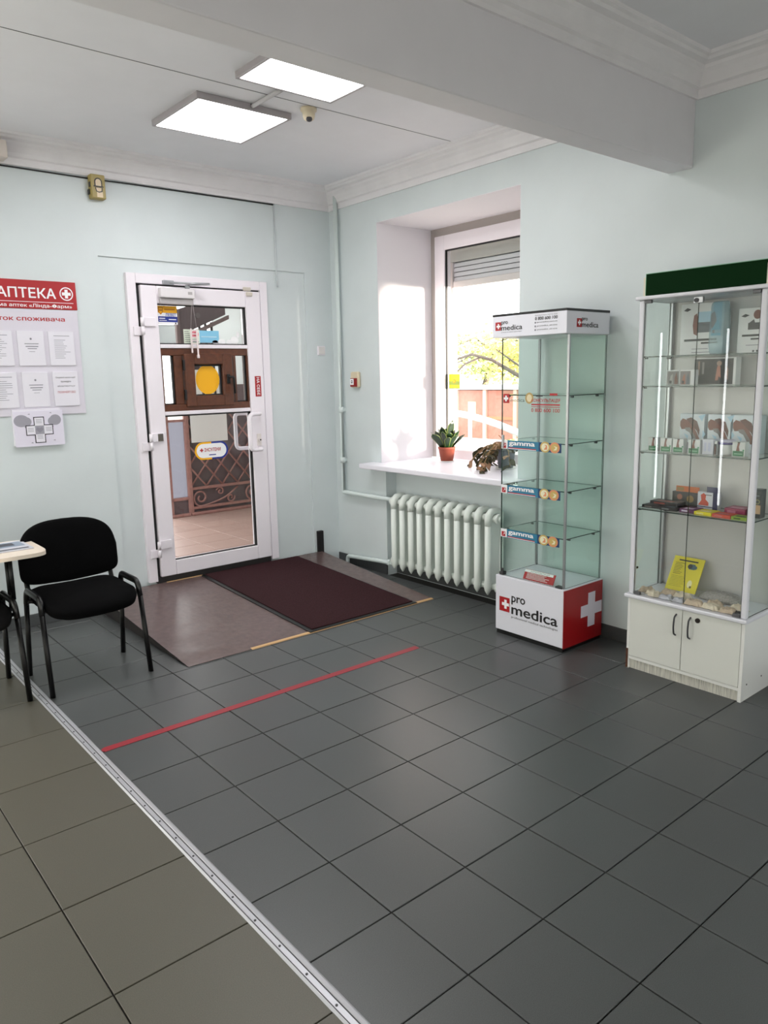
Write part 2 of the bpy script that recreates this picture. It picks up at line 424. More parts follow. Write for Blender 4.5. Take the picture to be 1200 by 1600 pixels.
ceil = box('ceiling', XL - .3, XO, YF - .15, YB + .42, ZC, 3.12, CEIL, kind='structure')
box('ceiling_seam', XL, XR - .12, -.403, -.399, ZC - .0015, ZC + .001, M('seam_filler', (120, 120, 122), .9), ceil)  # thin grey strip along the ceiling seam
bmw = bm_new(); bx(bmw, XL, XR + .001, BY0, BY1, BZ, ZC + .01, .006, 2)
beam = obj('ceiling_beam', bmw, BEAM, kind='structure')

def cornice(name, path, closed=False):
    """stepped plaster moulding; path = [(x,y)], profile runs (offset from wall, z)"""
    prof = [(0, 2.738), (.012, 2.738), (.016, 2.752), (.016, 2.775), (.03, 2.782), (.036, 2.80), (.052, 2.828), (.066, 2.842), (.07, 2.856), (.098, 2.862), (.106, 2.872), (.12, 2.876), (.124, 2.89), (0, 2.89)]
    bm = bm_new(); rows = []
    for i, (p, nrm) in enumerate(path):
        rows.append([bm.verts.new((p[0] + nrm[0] * d, p[1] + nrm[1] * d, z)) for d, z in prof])
    for i in range(len(rows) - 1):
        for k in range(len(prof)):
            bm.faces.new((rows[i][k], rows[i + 1][k], rows[i + 1][(k + 1) % len(prof)], rows[i][(k + 1) % len(prof)]))
    bm.faces.new(rows[0]); bm.faces.new(rows[-1][::-1])
    return obj(name, bm, CORN, kind='structure')
cornice('trim_1', [((XL, YB), (0, -1)), ((XR, YB), (-1, -1)), ((XR, BY1), (-1, 0))])
cornice('trim_2', [((XL, BY0), (0, -1)), ((XR, BY0), (-1, -1)), ((XR, YF), (-1, 0))])
# dark tiled skirting
def skirt(name, x0, x1, y0, y1):
    bm = bm_new(); bx(bm, x0, x1, y0, y1, 0, .077, .002, 1); return obj(name, bm, SKIRT, kind='structure')
skirt('baseboard_back', XL, .40, YB - .008, YB + .004)
skirt('baseboard_right', XR - .008, XR + .004, YF, NY0)
skirt('baseboard_corner', XR - .008, XR + .004, NY1, YB)
skirt('baseboard_niche', XR + .092, XR + .104, NY0, NY1)

# ------------------------------------------------------------------ door
def door():
    d = thing('door_1', None, None, (1.26, YB, .13), kind='structure')
    ft = YB - .022                                     # inner face of frame trim
    bm = bm_new()
    for (a, b, c, e) in ((.744, .806, .13, 2.186), (1.724, 1.786, .13, 2.186)): bx(bm, a, b, ft, YB + .06, c, e, .004)
    bx(bm, .806, 1.724, ft, YB + .06, 2.124, 2.186, .004)
    fr = obj('door_frame', bm, PVC, d)
    bm = bm_new(); ly0, ly1 = YB - .034, YB + .04       # leaf
    L0, L1, B0, T1 = .828, 1.716, .160, 2.112
    bx(bm, L0, .938, ly0, ly1, B0, T1, .006); bx(bm, 1.598, L1, ly0, ly1, B0, T1, .006)
    bx(bm, .938, 1.598, ly0, ly1, B0, .262, .006); bx(bm, .938, 1.598, ly0, ly1, 2.0, T1, .006)
    bx(bm, .938, 1.598, ly0 + .004, ly1, 1.712, 1.738, .004); bx(bm, .938, 1.598, ly0 + .004, ly1, 1.266, 1.292, .004)
    leaf = obj('door_leaf', bm, PVC, d)
    bm = bm_new(); bx(bm, L0 - .018, L1 + .006, ly0 + .03, ly0 + .06, B0 - .02, T1 + .012); obj('rubber_seal', bm, SEAL, d) if False else bm.free()
    # dark rubber round the glass and the leaf gap
    bm = bm_new(); g = .004
    for (x0, x1, z0, z1) in ((.938, 1.598, 1.738, 2.0), (.938, 1.598, .262, 1.266)):
        y0, y1 = ly0 + .014, ly0 + .03
        bx(bm, x0, x0 + g, y0, y1, z0, z1); bx(bm, x1 - .015, x1, y0, y1, z0, z1); bx(bm, x0, x1, y0, y1, z0, z0 + .007); bx(bm, x0, x1, y0, y1, z1 - .010, z1)
    bx(bm, .806, L0, YB - .002, YB + .03, .14, 2.124); bx(bm, L1, 1.724, YB - .002, YB + .03, .14, 2.124); bx(bm, .806, 1.724, YB - .002, YB + .03, T1, 2.124)
    obj('rubber_seal', bm, SEAL, d)
    pane('glass_pane', .94, 1.596, YB - .006, YB + .002, 1.74, 1.998, d, GLASS, SEAL)
    low = pane('glass_pane', .94, 1.596, YB - .006, YB + .002, .264, 1.264, d, GLASS, SEAL)
    # brown service hatch
    bm = bm_new(); z0, z1 = 1.292, 1.712; y0, y1 = ly0 + .012, ly1
    bx(bm, .938, 1.598, y0, y1, z0, 1.338, .004); bx(bm, .938, 1.598, y0, y1, 1.664, z1, .004)
    bx(bm, .938, .95, y0, y1, 1.338, 1.664); bx(bm, 1.586, 1.598, y0, y1, 1.338, 1.664)
    bx(bm, 1.03, 1.09, y0, y1, 1.338, 1.664, .004); bx(bm, 1.478, 1.5, y0, y1, 1.338, 1.664, .004)
    hatch = obj('service_hatch', bm, BROWN, d, label='brown woodgrain hatch frame')
    pane('hatch_glass', .95, 1.03, YB, YB + .006, 1.338, 1.664, hatch, GLASS, SEAL); pane('hatch_glass', 1.5, 1.586, YB, YB + .006, 1.338, 1.664, hatch, GLASS, SEAL)
    bm = bm_new(); sy = y0 - .018
    a, b, c, e = 1.098, 1.462, 1.318, 1.676
    bx(bm, a, 1.172, sy, y1 - .005, c, e, .005); bx(bm, 1.388, b, sy, y1 - .005, c, e, .005); bx(bm, 1.172, 1.388, sy, y1 - .005, c, 1.392, .005); bx(bm, 1.172, 1.388, sy, y1 - .005, 1.604, e, .005)
    obj('hatch_sash', bm, BROWN, hatch)
    for (a_, b_, c_, e_) in ((1.018, 1.03, 1.338, 1.664), (1.574, 1.586, 1.338, 1.664), (.95, 1.03, 1.338, 1.346), (1.5, 1.586, 1.338, 1.346), (1.374, 1.388, 1.392, 1.604), (1.172, 1.374, 1.592, 1.604), (1.172, 1.374, 1.392, 1.400)):
        box('hatch_seal', a_, b_, YB - .008, YB + .01, c_, e_, SEAL, hatch)
    pane('hatch_glass', 1.172, 1.388, YB, YB + .006, 1.392, 1.604, hatch, GLASS, SEAL)
    for z in (1.40, 1.60): box('hatch_hinge', 1.086, 1.10, sy - .006, sy + .016, z - .035, z + .035, SEAL, hatch, .003)
    bm = bm_new(); bx(bm, 1.408, 1.436, sy - .012, sy, 1.47, 1.535, .005); tube(bm, [(1.422, sy - .012, 1.515), (1.422, sy - .035, 1.515)], .008)
    tube(bm, bend([(1.410, sy - .035, 1.515), (1.446, sy - .038, 1.515), (1.450, sy - .038, 1.40)], .012), .0085)
    obj('hatch_handle', bm, SEAL, hatch, label='black hatch handle')
    prints('round_sticker', (1.279, YB - .0065, 1.499), 'back', [YEL], [('c', (0, 0, .091, .101), 0)], d, label='plain yellow round sticker on the hatch pane')
    # hinges
    for z in (1.85, 1.095, .36):
        bm = bm_new(); hy = ly0 - .018
        tube(bm, [(.818, hy, z - .055), (.818, hy, z - .002)], .012, 12); tube(bm, [(.818, hy, z + .002), (.818, hy, z + .055)], .012, 12)
        bx(bm, .824, .912, ly0 - .014, ly0 + .002, z + .0, z + .058, .003); bx(bm, .765, .82, ft - .012, ft + .002, z - .058, z - .002, .003)
        obj('hinge', bm, PVC, d)
    # pull handle: a rounded D outside of the leaf, and its twin outside
    for yy, s in ((ly0, -1), (ly1, 1)):
        bm = bm_new(); X = 1.648
        tube(bm, bend([(X, yy, 1.247), (X, yy + s * .05, 1.247), (X - .108, yy + s * .07, 1.247), (X - .108, yy + s * .07, .988), (X, yy + s * .05, .988), (X, yy, .988)], .035), .0145, 12)
        obj('pull_handle', bm, PVC, d)
    bm = bm_new(); bx(bm, 1.632, 1.668, ly0 - .006, ly0, 1.01, 1.10, .003); disc(bm, (1.65, ly0 - .012, 1.055), .013, 1, 16, .02); obj('lock', bm, M('lock_cream', (226, 218, 214), .35), d)
    bm = bm_new(); disc(bm, (1.65, ly0 - .0225, 1.055), .006, 1, 12, .003); obj('key_slot', bm, DARKGREY, d)
    box('hinge_screw_plate', .868, .905, ly0 - .0165, ly0 - .013, 1.098, 1.148, M('dull_chrome', (120, 112, 106), .3, metal=.7), d, .001)
    # closer: body, slide cover and folded arms
    cl = box('door_closer', .945, 1.185, ly0 - .05, ly0, 2.035, 2.098, M('closer_white', (220, 216, 218), .4), d, .006)
    bm = bm_new(); bx(bm, .948, 1.182, ly0 - .03, ly0 - .001, 1.995, 2.034, .004); bx(bm, 1.135, 1.165, ly0 - .0515, ly0 - .05, 2.06, 2.078, 0)
    obj('closer_cover', bm, M('closer_grey', (170, 166, 166), .4), cl)
    bm = bm_new(); p = (1.145, ly0 - .025)
    tube(bm, [(p[0], p[1], 2.098), (p[0], p[1], 2.125)], .016, 12)
    bm2 = [(p[0], p[1], 2.122), (1.26, p[1] - .10, 2.124)]
    tube(bm, bm2, .010, 8, flat=.4); tube(bm, [(1.26, p[1] - .10, 2.128), (1.02, ft - .012, 2.135)], .007, 8)
    bx(bm, .985, 1.06, ft - .022, ft, 2.122, 2.15, .003)
    obj('closer_arm', bm, ALU, cl)
    bx_ = bm_new(); bx(bx_, 1.585, 1.645, ft - .016, ft, 2.114, 2.140, .005); bx(bx_, 1.60, 1.65, ly0 - .014, ly0, 2.078, 2.106, .005); obj('door_contact', bx_, M('contact_cream', (206, 198, 186), .5), d)
    # stickers
    gy = YB - .0065
    prints('security_sticker', (.946, gy, 1.868), 'back', [YEL, WPRINT, BLUE, M('dark_gold_print', (190, 120, 10), .5), INK],
           [('r', (0, 0, .137, .121), 1), ('r', (0, .075, .137, .121), 0, 1), ('r', (0, .016, .137, .052), 2, 1), ('r', (.0, .0, .137, .004), 1, 1),
            ('p', [(.004, .112), (.004, .08), (.021, .062), (.038, .08), (.038, .112)], 3, 2), ('p', [(.009, .106), (.009, .083), (.021, .07), (.033, .083), (.033, .106)], 0, 3), ('r', (.009, .086, .033, .096), 3, 4),
            ('r', (.047, .093, .122, .102), 3, 2), ('r', (.008, .036, .05, .042), 1, 2), ('r', (.075, .03, .128, .036), 1, 2), ('r', (.008, .024, .06, .028), 1, 2), ('r', (.118, .003, .127, .014), 4, 2)], d)
    text('ЛЕВІТ', (.999, gy, 1.922), .076, .020, 'back', BLUE, d, bold=.02, lift=.0026)
    box('frosted_sheet', .950, 1.066, YB + .0025, YB + .005, 1.742, 1.866, M('pale_sheet', (226, 230, 228), .5), d)
    prints('leaflet_sticker', (1.12, gy, 1.742), 'back', [M('pale_green_print', (214, 224, 208), .5), PINK, GREYINK, M('rose_print', (196, 92, 104), .5)],
           [('r', (0, 0, .118, .098), 0), ('c', (.085, .066, .026), 1, 1), ('c', (.085, .066, .013), 3, 2), ('r', (.058, .012, .11, .018), 2, 1), ('r', (.058, .024, .1, .03), 2, 1)] + textlines(.008, .05, .01, .09, 6, 2), d)
    prints('blue_sticker', (1.238, gy, 1.752), 'back', [LBLUE, M('paler_blue', (184, 218, 236), .5)], [('r', (0, 0, .148, .082), 0), ('r', (.012, .036, .13, .044), 1, 1)], d)
    prints('blot_sticker', (1.335, gy, 1.740), 'back', [WPRINT], [('c', (.02, .016, .022, .014), 0), ('c', (.07, .02, .03, .018), 0, 1), ('c', (.13, .018, .026, .016), 0), ('c', (.172, .03, .032, .028), 0, 1), ('c', (.2, .07, .012, .02), 0)], d)
    s = prints('pull_sticker', (1.640, ly0 - .0002, 1.37), 'back', [RED], [('r', (0, 0, .05, .147), 0)], d)
    text('НА СЕБЕ', (1.654, ly0 - .0002, 1.508), .128, .024, (Vector((0, 0, -1)), Vector((1, 0, 0))), WPRINT, d, bold=.02, lift=.0016)
    pts = lambda r, k: [(r * math.cos(a) * 1 + k, r * math.sin(a)) for a in [PI / 2 + PI * i / 14 for i in range(15)]]
    def pill(W, r): return [(-W + r * math.cos(PI / 2 + PI * i / 14), r * math.sin(PI / 2 + PI * i / 14)) for i in range(15)] + [(W + r * math.cos(-PI / 2 + PI * i / 14), r * math.sin(-PI / 2 + PI * i / 14)) for i in range(15)]
    half = lambda s_: [p for p in pill(.068, .062) if p[0] * s_ > 0] + [(0, -s_ * .062), (0, s_ * .062)]
    lft = [(0, .062)] + [(-.068 + .062 * math.cos(PI / 2 + PI * i / 14), .062 * math.sin(PI / 2 + PI * i / 14)) for i in range(15)] + [(0, -.062)]
    rgt = [(0, -.062)] + [(.068 + .062 * math.cos(-PI / 2 + PI * i / 14), .062 * math.sin(-PI / 2 + PI * i / 14)) for i in range(15)] + [(0, .062)]
    prints('insulin_sticker', (1.276, gy, 1.003), 'back', [YEL, BLUE, WPRINT, REDT], [('p', lft, 0), ('p', rgt, 1), ('p', pill(.066, .05), 2, 1), ('+', (-.078, .006, .013, .0045), 3, 2), ('r', (-.022, -.034, .032, -.027), 1, 2)], d)
    text('ІНСУЛІНИ', (1.220, gy, .997), .126, .026, 'back', REDT, d, bold=.02, lift=.0018)
    bm = bm_new(); bx(bm, .806, 1.724, YB - .004, YB + .06, .112, .159, .003); obj('door_sill', bm, M('dark_sill', (48, 44, 44), .5), d)
    return d
door()
# wooden ladder ornament hung from the closer
orn = thing('hanging_ornament', 'small white ladder ornament hanging on a string from the door closer', 'ornament', (1.17, YB - .062, 1.66))
bm = bm_new(); tube(bm, [(1.170, YB - .062, 2.036), (1.150, YB - .062, 1.84)], .0016, 6); tube(bm, [(1.172, YB - .062, 2.036), (1.192, YB - .062, 1.84)], .0016, 6); obj('string', bm, M('string_grey', (150, 140, 140), .8), orn)
bm = bm_new()
for x, zb in ((1.150, 1.68), (1.192, 1.662)): bx(bm, x - .005, x + .005, YB - .067, YB - .057, zb, 1.842, .002)
for i in range(6): bx(bm, 1.150, 1.192, YB - .065, YB - .059, 1.715 + .022 * i, 1.722 + .022 * i)
bx(bm, 1.184, 1.20, YB - .07, YB - .054, 1.645, 1.668, .003)
obj('ladder', bm, M('ornament_white', (228, 214, 214), .6), orn)

# ------------------------------------------------------------------ window, sill, shutter
def window():
    wn = thing('window_1', None, None, (2.93, -.2, .855), kind='structure')
    xf, xb = 2.90, 2.97
    y0, y1, z0, z1 = WY0 + .01, .418, .857, 2.515
    bm = bm_new(); f = .104
    bx(bm, xf, xb, y1 - f, y1, z0, z1, .006); bx(bm, xf, xb, y0, y0 + f, z0, z1, .006); bx(bm, xf, xb, y0 + f, y1 - f, z1 - f, z1, .006); bx(bm, xf, xb, y0 + f, y1 - f, z0, z0 + .075, .006)
    obj('window_frame', bm, PVC, wn)
    bm = bm_new(); bx(bm, xf + .012, xb, y1, WY1, .857, WZ1, .003); bx(bm, xf + .012, xb, WY0, y1, z1, WZ1, .003); obj('foam_joint', bm, M('joint_grey', (168, 160, 156), .8), wn)
    pane('window_pane', 2.93, 2.938, y0 + f - .01, y1 - f + .01, z0 + .07, z1 - f + .01, wn, GLASS, SEAL)
    bm = bm_new(); g = .006
    bx(bm, xf + .012, xf + .03, y1 - f - g, y1 - f, z0 + .075, z1 - f); bx(bm, xf + .012, xf + .03, y0 + f, y1 - f, z1 - f - g * 1.5, z1 - f); obj('rubber_seal', bm, SEAL, wn)
    sh = box('roller_shutter', 3.03, 3.14, -.96, .405, 2.338, 2.52, M('shutter_box', (178, 178, 172), .5), wn, .004)
    for yy in (.36, -.96): box('guide_rail', 3.035, 3.085, yy, yy + .042, .86, 2.338, M('guide_grey', (196, 190, 188), .5), sh, .004)
    for i in range(4):
        z = 2.302 - .035 * i
        bm = bm_new(); prism(bm, [(3.05, z), (3.052, z + .025), (3.057, z + .0305), (3.063, z + .025), (3.063, z)], 1, -.92, .36); obj('slat', bm, M('slat_grey', (214, 215, 219), .5), sh)
    box('slat_shade_sheet', 3.066, 3.07, -.92, .36, 2.17, 2.345, M('slat_shade', (60, 60, 62), .8), sh)  # dark sheet added to paint shade into the gaps between slats
    box('slat', 3.040, 3.064, -.92, .36, 2.15, 2.197, M('slat_bar', (220, 214, 212), .5), sh, .004)
    prints('yellow_sticker', (2.9285, .297, 1.392), 'right', [YELB, M('olive_print', (150, 170, 60), .5), M('orange_print', (224, 160, 20), .5)], [('r', (0, 0, .115, .11), 0), ('r', (0, .028, .115, .055), 1, 1), ('r', (0, 0, .115, .006), 1, 1), ('c', (.056, .056, .016), 2, 2), ('c', (.056, .056, .008), 0, 3)], wn)
    bm = bm_new(); bx(bm, 2.245, 2.90, -.925, .575, .818, .857, .008, 3); o = obj('window_sill', bm, M('sill_white', (232, 230, 238), .3), wn)
window()

# ------------------------------------------------------------------ ceiling panels and detector
def panel(x0, x1, y0, y1, label):
    p = thing('ceiling_light', label, 'ceiling light', ((x0 + x1) / 2, (y0 + y1) / 2, ZC), group=None)
    bm = bm_new(); zb = ZC - .032; f = .016
    bx(bm, x0, x1, y0, y0 + f, zb, ZC, .002, 1); bx(bm, x0, x1, y1 - f, y1, zb, ZC, .002, 1); bx(bm, x0, x0 + f, y0 + f, y1 - f, zb, ZC, .002, 1); bx(bm, x1 - f, x1, y0 + f, y1 - f, zb, ZC, .002, 1)
    obj('frame', bm, M('lamp_frame', (176, 170, 172), .4, metal=.3), p)
    box('diffuser', x0 + f, x1 - f, y0 + f, y1 - f, zb + .003, zb + .009, LIGHTM, p)
panel(.665, 1.215, -.245, .29, 'square white ceiling light panel nearer the door')
panel(.70, 1.245, -1.09, -.56, 'square white ceiling light panel partly hidden by the beam')
panel(-1.35, -.80, -.245, .29, 'added unseen ceiling light panel in the back bay by the left wall')  # extra panel added out of view for more light
bm = bm_new(); tube(bm, [(.975, -.247, ZC - .012), (.975, -.558, ZC - .012)], .011, 8); obj('lamp_conduit', bm, M('conduit_grey', (190, 188, 190), .6), None, None, 'short pale conduit on the ceiling joining the two light panels', 'conduit')
md = thing('motion_detector', 'small round white detector on the ceiling seam beside the light panels', 'detector', (1.247, -.36, ZC))
bm = bm_new(); lathe(bm, [(.014, ZC - .062), (.026, ZC - .055), (.032, ZC - .04), (.034, ZC - .018), (.042, ZC - .014), (.043, ZC)], 1.247, -.36, 20); obj('housing', bm, CREAM, md)
bm = bm_new(); lathe(bm, [(.004, ZC - .07), (.013, ZC - .066), (.017, ZC - .058), (.017, ZC - .05)], 1.24, -.372, 14); obj('lens', bm, DARKGREY, md)

# ------------------------------------------------------------------ wall fittings on the back wall
bell = thing('alarm_siren', 'aged ochre alarm box with a bell symbol under the back cornice', 'alarm', (.60, YB, 2.61))
box('housing', .560, .648, YB - .055, YB, 2.605, 2.745, OCHRE, bell, .006)
prints('bell_symbol', (.604, YB - .0555, 2.675), 'back', [INK, M('cream_print', (226, 206, 176), .5)],
       [('r', (-.012, -.062, .024, -.028), 1), ('p', [(-.024, 0)] + [(.0 + .024 * math.cos(a), .026 + .024 * math.sin(a)) for a in [PI - PI * i / 10 for i in range(11)]] + [(.024, 0)], 0, 1),
        ('p', [(-.017, .003)] + [(.017 * math.cos(a), .026 + .017 * math.sin(a)) for a in [PI - PI * i / 10 for i in range(11)]] + [(.017, .003)], 1, 2), ('r', (-.03, -.004, .03, .003), 0, 3), ('p', [(-.022, -.006), (-.016, -.03), (.0, -.036), (.022, -.03), (.024, -.006)], 0, 1), ('p', [(-.016, -.008), (-.012, -.026), (.0, -.03), (.016, -.026), (.018, -.008)], 1, 2)], bell)
bm = bm_new(); bx(bm, .552, .562, YB - .03, YB - .005, 2.63, 2.66, .002); bx(bm, .556, .562, YB - .045, YB - .02, 2.672, 2.70, .002); obj('side_terminal', bm, BLACKP, bell)
bm = bm_new(); bx(bm, .02, .083, YB - .13, YB - .02, 2.742, 2.835, .006); bx(bm, .0, .05, YB - .14, YB - .05, 2.825, 2.838, .003); obj('corner_detector', bm, M('detector_cream', (214, 204, 196), .5), None, None, 'cream detector box on the cornice at the left edge of the photo', 'detector')
cb = [(XL + .05, 2.735), (0.0, 2.728), (.55, 2.726), (.85, 2.729), (1.4, 2.730), (1.89, 2.731)]
bm = bm_new(); tube(bm, [(x, YB - .006, z) for x, z in cb], .0045, 6); obj('black_cable', bm, BLACKP, None, None, 'thin black cable running along the bottom of the back cornice', 'cable')
bm = bm_new(); tube(bm, bend([(1.885, YB - .006, 2.738), (1.885, YB - .006, 2.30), (1.885, YB - .006, 2.285), (1.885, YB - .003, 2.25), (1.89, YB - .003, 2.16), (1.62, YB - .028, 2.145)][:5], .02), .0055, 6); obj('white_cable', bm, M('cable_white', (196, 202, 204), .5), None, None, 'white cable dropping down the wall from cornice to door frame', 'cable')
sw = thing('wall_switch', 'small square white switch on the back wall right of the door', 'switch', (2.262, YB, 1.70))
box('plate', 2.225, 2.296, YB - .012, YB, 1.668, 1.738, PVC, sw, .004); box('rocker', 2.233, 2.288, YB - .017, YB - .011, 1.676, 1.730, M('switch_white', (222, 218, 216), .4), sw, .003)
bm = bm_new(); bx(bm, 2.155, 2.205, YB - .03, YB, .1, .285, .003); obj('corner_notch', bm, M('notch_dark', (20, 18, 18), .9), None, None, 'dark block in place of a notch in the floor corner right of the door', 'notch_block')  # dark block standing in for an unidentified notch at the wall base

# information board
bd = thing('information_board', 'white notice board with a red header and rows of document pockets', 'notice board', (-.05, YB, 1.307))
box('board_panel', -.52, .424, YB - .008, YB, 1.307, 1.935, M('board_white', (214, 210, 220), .4), bd, .002)
box('red_header', -.52, .427, YB - .0085, YB, 1.938, 2.103, RED, bd, .002)
by = YB - .0086
text('АПТЕКА', (-.026, by, 2.0), .332, .060, 'back', WPRINT, bd, bold=.018)
prints('cross_emblem', (.368, by, 2.032), 'back', [WPRINT], [('ring', (0, 0, .0335, .040), 0), ('+', (0, 0, .026, .009), 0)], bd)
prints('rule_line', (-.5, by, 1.976), 'back', [WPRINT], [('r', (0, 0, .905, .003), 0)], bd)
text('Система аптек «Лінда-Фарм»', (-.13, by, 1.942), .525, .026, 'back', WPRINT, bd, bold=.012)
text('Куток споживача', (-.092, YB - .0081, 1.860), .437, .034, 'back', REDT, bd, bold=.018)
def pocket(x0, x1, z0, z1, kind):
    p = box('document_pocket', x0, x1, YB - .016, YB - .008, z0, z1, PAPER, bd, .0015)
    w_, h_ = x1 - x0, z1 - z0; sh = []
    if kind == 'red':
        sh = [('r', (.0, .0, .0001, .0001), 0)]
    elif kind == 'title': sh = [('c', (w_ * .5, h_ * .77, .006), 0), ('r', (w_ * .25, h_ * .62, w_ * .78, h_ * .64), 0), ('r', (w_ * .28, h_ * .54, w_ * .76, h_ * .565), 0), ('r', (w_ * .35, h_ * .48, w_ * .7, h_ * .5), 0), ('r', (w_ * .4, h_ * .4, w_ * .62, h_ * .41), 0)]
    else: sh = [('r', (w_ * .2, h_ * .86, w_ * .82, h_ * .875), 0)] + textlines(w_ * .2, w_ * .85, h_ * .2, h_ * .78, 10, 0, .5, .2)
    prints('printed_sheet', (x0, YB - .0165, z0), 'back', [GREYINK], sh, p)
    return p
for i in range(5):
    xa = .236 - .177 * i
    pocket(xa, xa + .15, 1.604, 1.808, 'title' if i == 1 else 'lines')
    q = pocket(xa + .003, xa + .152, 1.358, 1.566, 'red' if i == 0 else 'title' if i == 1 else 'lines')
    if i == 0:
        for k, (s_, ww) in enumerate((('Окремі категорії', .118), ('громадян', .06), ('обслуговуються', .105))):
            text(s_, (xa + .078 - ww / 2, YB - .0166, 1.525 - .026 * k), ww, .011, 'back', INK, q)
        text('ПОЗАЧЕРГОВО', (xa + .025, YB - .0166, 1.436), .106, .013, 'back', REDT, q)
# notice under the board
nt_ = thing('plan_notice', 'white notice with a cross shaped plan and two grey trees under the board', 'notice', (.125, YB, 1.13))
box('sheet', -.012, .272, YB - .026, YB - .022, 1.122, 1.336, M('notice_paper', (222, 218, 232), .5), nt_, .001)
box('backing', -.016, .26, YB - .022, YB, 1.13, 1.345, PAPER, nt_, .001)
shp = [('c', (.043, .156, .043, .036), 0, 0), ('c', (.07, .15, .03, .028), 0, 1), ('c', (.238, .155, .034, .032), 0, 0), ('c', (.222, .148, .028, .026), 0, 1), ('p', [(.055, .125), (.075, .118), (.085, .09), (.07, .10)], 0, 2), ('p', [(.21, .125), (.225, .118), (.215, .095), (.205, .10)], 0, 2),
       ('+', (.142, .098, .079, .031), 1, 3), ('+', (.142, .098, .074, .026), 2, 4), ('r', (.116, .072, .168, .124), 0, 5), ('p', [(.142, .08), (.12, .1), (.128, .115), (.142, .108), (.156, .115), (.164, .1)], 3, 6)]
for (a, b) in ((.125, .14), (.075, .09), (.178, .09), (.125, .045)):
    for k in range(3): shp.append(('r', (a, b + .009 * k, a + .033, b + .009 * k + .003), 0, 5))
for (a, b) in ((.08, .194), (.205, .198), (.085, .022), (.215, .03)): shp.append(('p', [(a, b), (a + .014, b - .003), (a + .012, b + .005)], 0, 1))
prints('plan_print', (-.012, YB - .0262, 1.122), 'back', [M('plan_grey', (156, 154, 164), .6), M('plan_ink', (44, 42, 52), .6), PAPER, M('plan_heart', (140, 138, 150), .6)], shp, nt_)

# ------------------------------------------------------------------ right wall fittings: call point, pipes, radiator
cp = thing('fire_call_point', 'cream and red fire alarm button on the wall left of the window', 'alarm button', (XR, .735, 1.47))
box('housing', XR - .03, XR, .69, .785, 1.415, 1.535, CREAM, cp, .012)
box('red_body', XR - .042, XR - .028, .70, .775, 1.422, 1.487, M('call_red', (140, 16, 16), .4), cp, .004)
prints('white_label', (XR - .0425, .772, 1.437), 'right', [WPRINT, INK], [('r', (0, 0, .045, .045), 0), ('r', (.014, .012, .03, .034), 1, 1), ('r', (.018, .02, .026, .028), 0, 2)], cp)
hp = thing('heating_pipe', 'white painted heating riser pipe in the room corner with bends to the radiator', 'pipe', (XR - .035, .9, 0))
px_, py_ = XR - .035, .905
bm = bm_new(); tube(bm, bend([(px_, py_, 2.87), (px_, py_, .60), (px_, py_ - .01, .595), (px_ + .005, .30, .595)], .09, 8), .0165, 12); obj('riser', bm, M('pipe_paint', (214, 224, 222), .4), hp)
for z in (1.245, .85):
    bm = bm_new(); tube(bm, [(px_, py_, z - .022), (px_, py_, z + .022)], .021, 12); bx(bm, px_ - .004, XR, py_ - .012, py_ + .012, z - .012, z + .012); obj('coupling', bm, M('pipe_paint', (214, 224, 222)), hp)
bm = bm_new(); tube(bm, bend([(px_, .88, -.0), (px_, .88, .075), (px_ + .003, .40, .108), (px_ + .005, .31, .112)], .05), .0165, 12); tube(bm, [(px_ + .003, .372, .11), (px_ + .003, .345, .11)], .024, 8); obj('return_pipe', bm, M('pipe_paint', (214, 224, 222)), hp)
def radiator():
    rt = thing('radiator', 'white cast iron sectional radiator under the window sill', 'radiator', (2.36, -.19, .08))
    xf, xb = 2.315, 2.435; pitch = .0925
    for i in range(11):
        y = .262 - pitch * i; bm = bm_new()
        def col(x):
            tube(bm, [(x, y, .083), (x, y, .094), (x, y, .112), (x, y, .14), (x, y, .19), (x, y, .54)], [.004, .011, .021, .026, .0215, .0215], 12)
        col(xf); col(xb)
        pts = [(xf, y, .54), (xf, y, .575), (xf + .006, y, .605), (xf + .03, y, .625), (xf + .06, y, .63), (xb - .03, y, .625), (xb - .006, y, .605), (xb, y, .575), (xb, y, .54)]
        tube(bm, pts, [.0215, .023, .026, .025, .023, .025, .026, .023, .0215], 12)
        bx(bm, xf + .012, xb - .012, y - .008, y + .008, .12, .605)
        for z, r_ in ((.585, .029), (.132, .027)):
            tube(bm, [((xf + xb) / 2 - .018, y - pitch / 2, z), ((xf + xb) / 2 - .018, y - pitch / 2 + .012, z), ((xf + xb) / 2 - .018, y + pitch / 2 - .012, z), ((xf + xb) / 2 - .018, y + pitch / 2, z)], [r_ * .95, r_ * .8, r_ * .8, r_ * .95], 14)
            bx(bm, xf, xb, y - .017, y + .017, z - .022, z + .018, .01)
        obj('section', bm, ENAMEL, rt)
    for z in (.585, .132):
        bm = bm_new(); yy = .262 - pitch * 10.5; X = (xf + xb) / 2 - .018
        tube(bm, [(X, yy, z), (X, yy - .02, z)], .034, 14); tube(bm, [(X, yy - .02, z), (X, yy - .032, z)], .02, 6); obj('end_plug', bm, ENAMEL, rt)
        bm = bm_new(); yy = .262 + pitch / 2; tube(bm, [(X, yy + .02, z), (X, yy, z)], .03, 14); obj('inlet_collar', bm, ENAMEL, rt)
radiator()

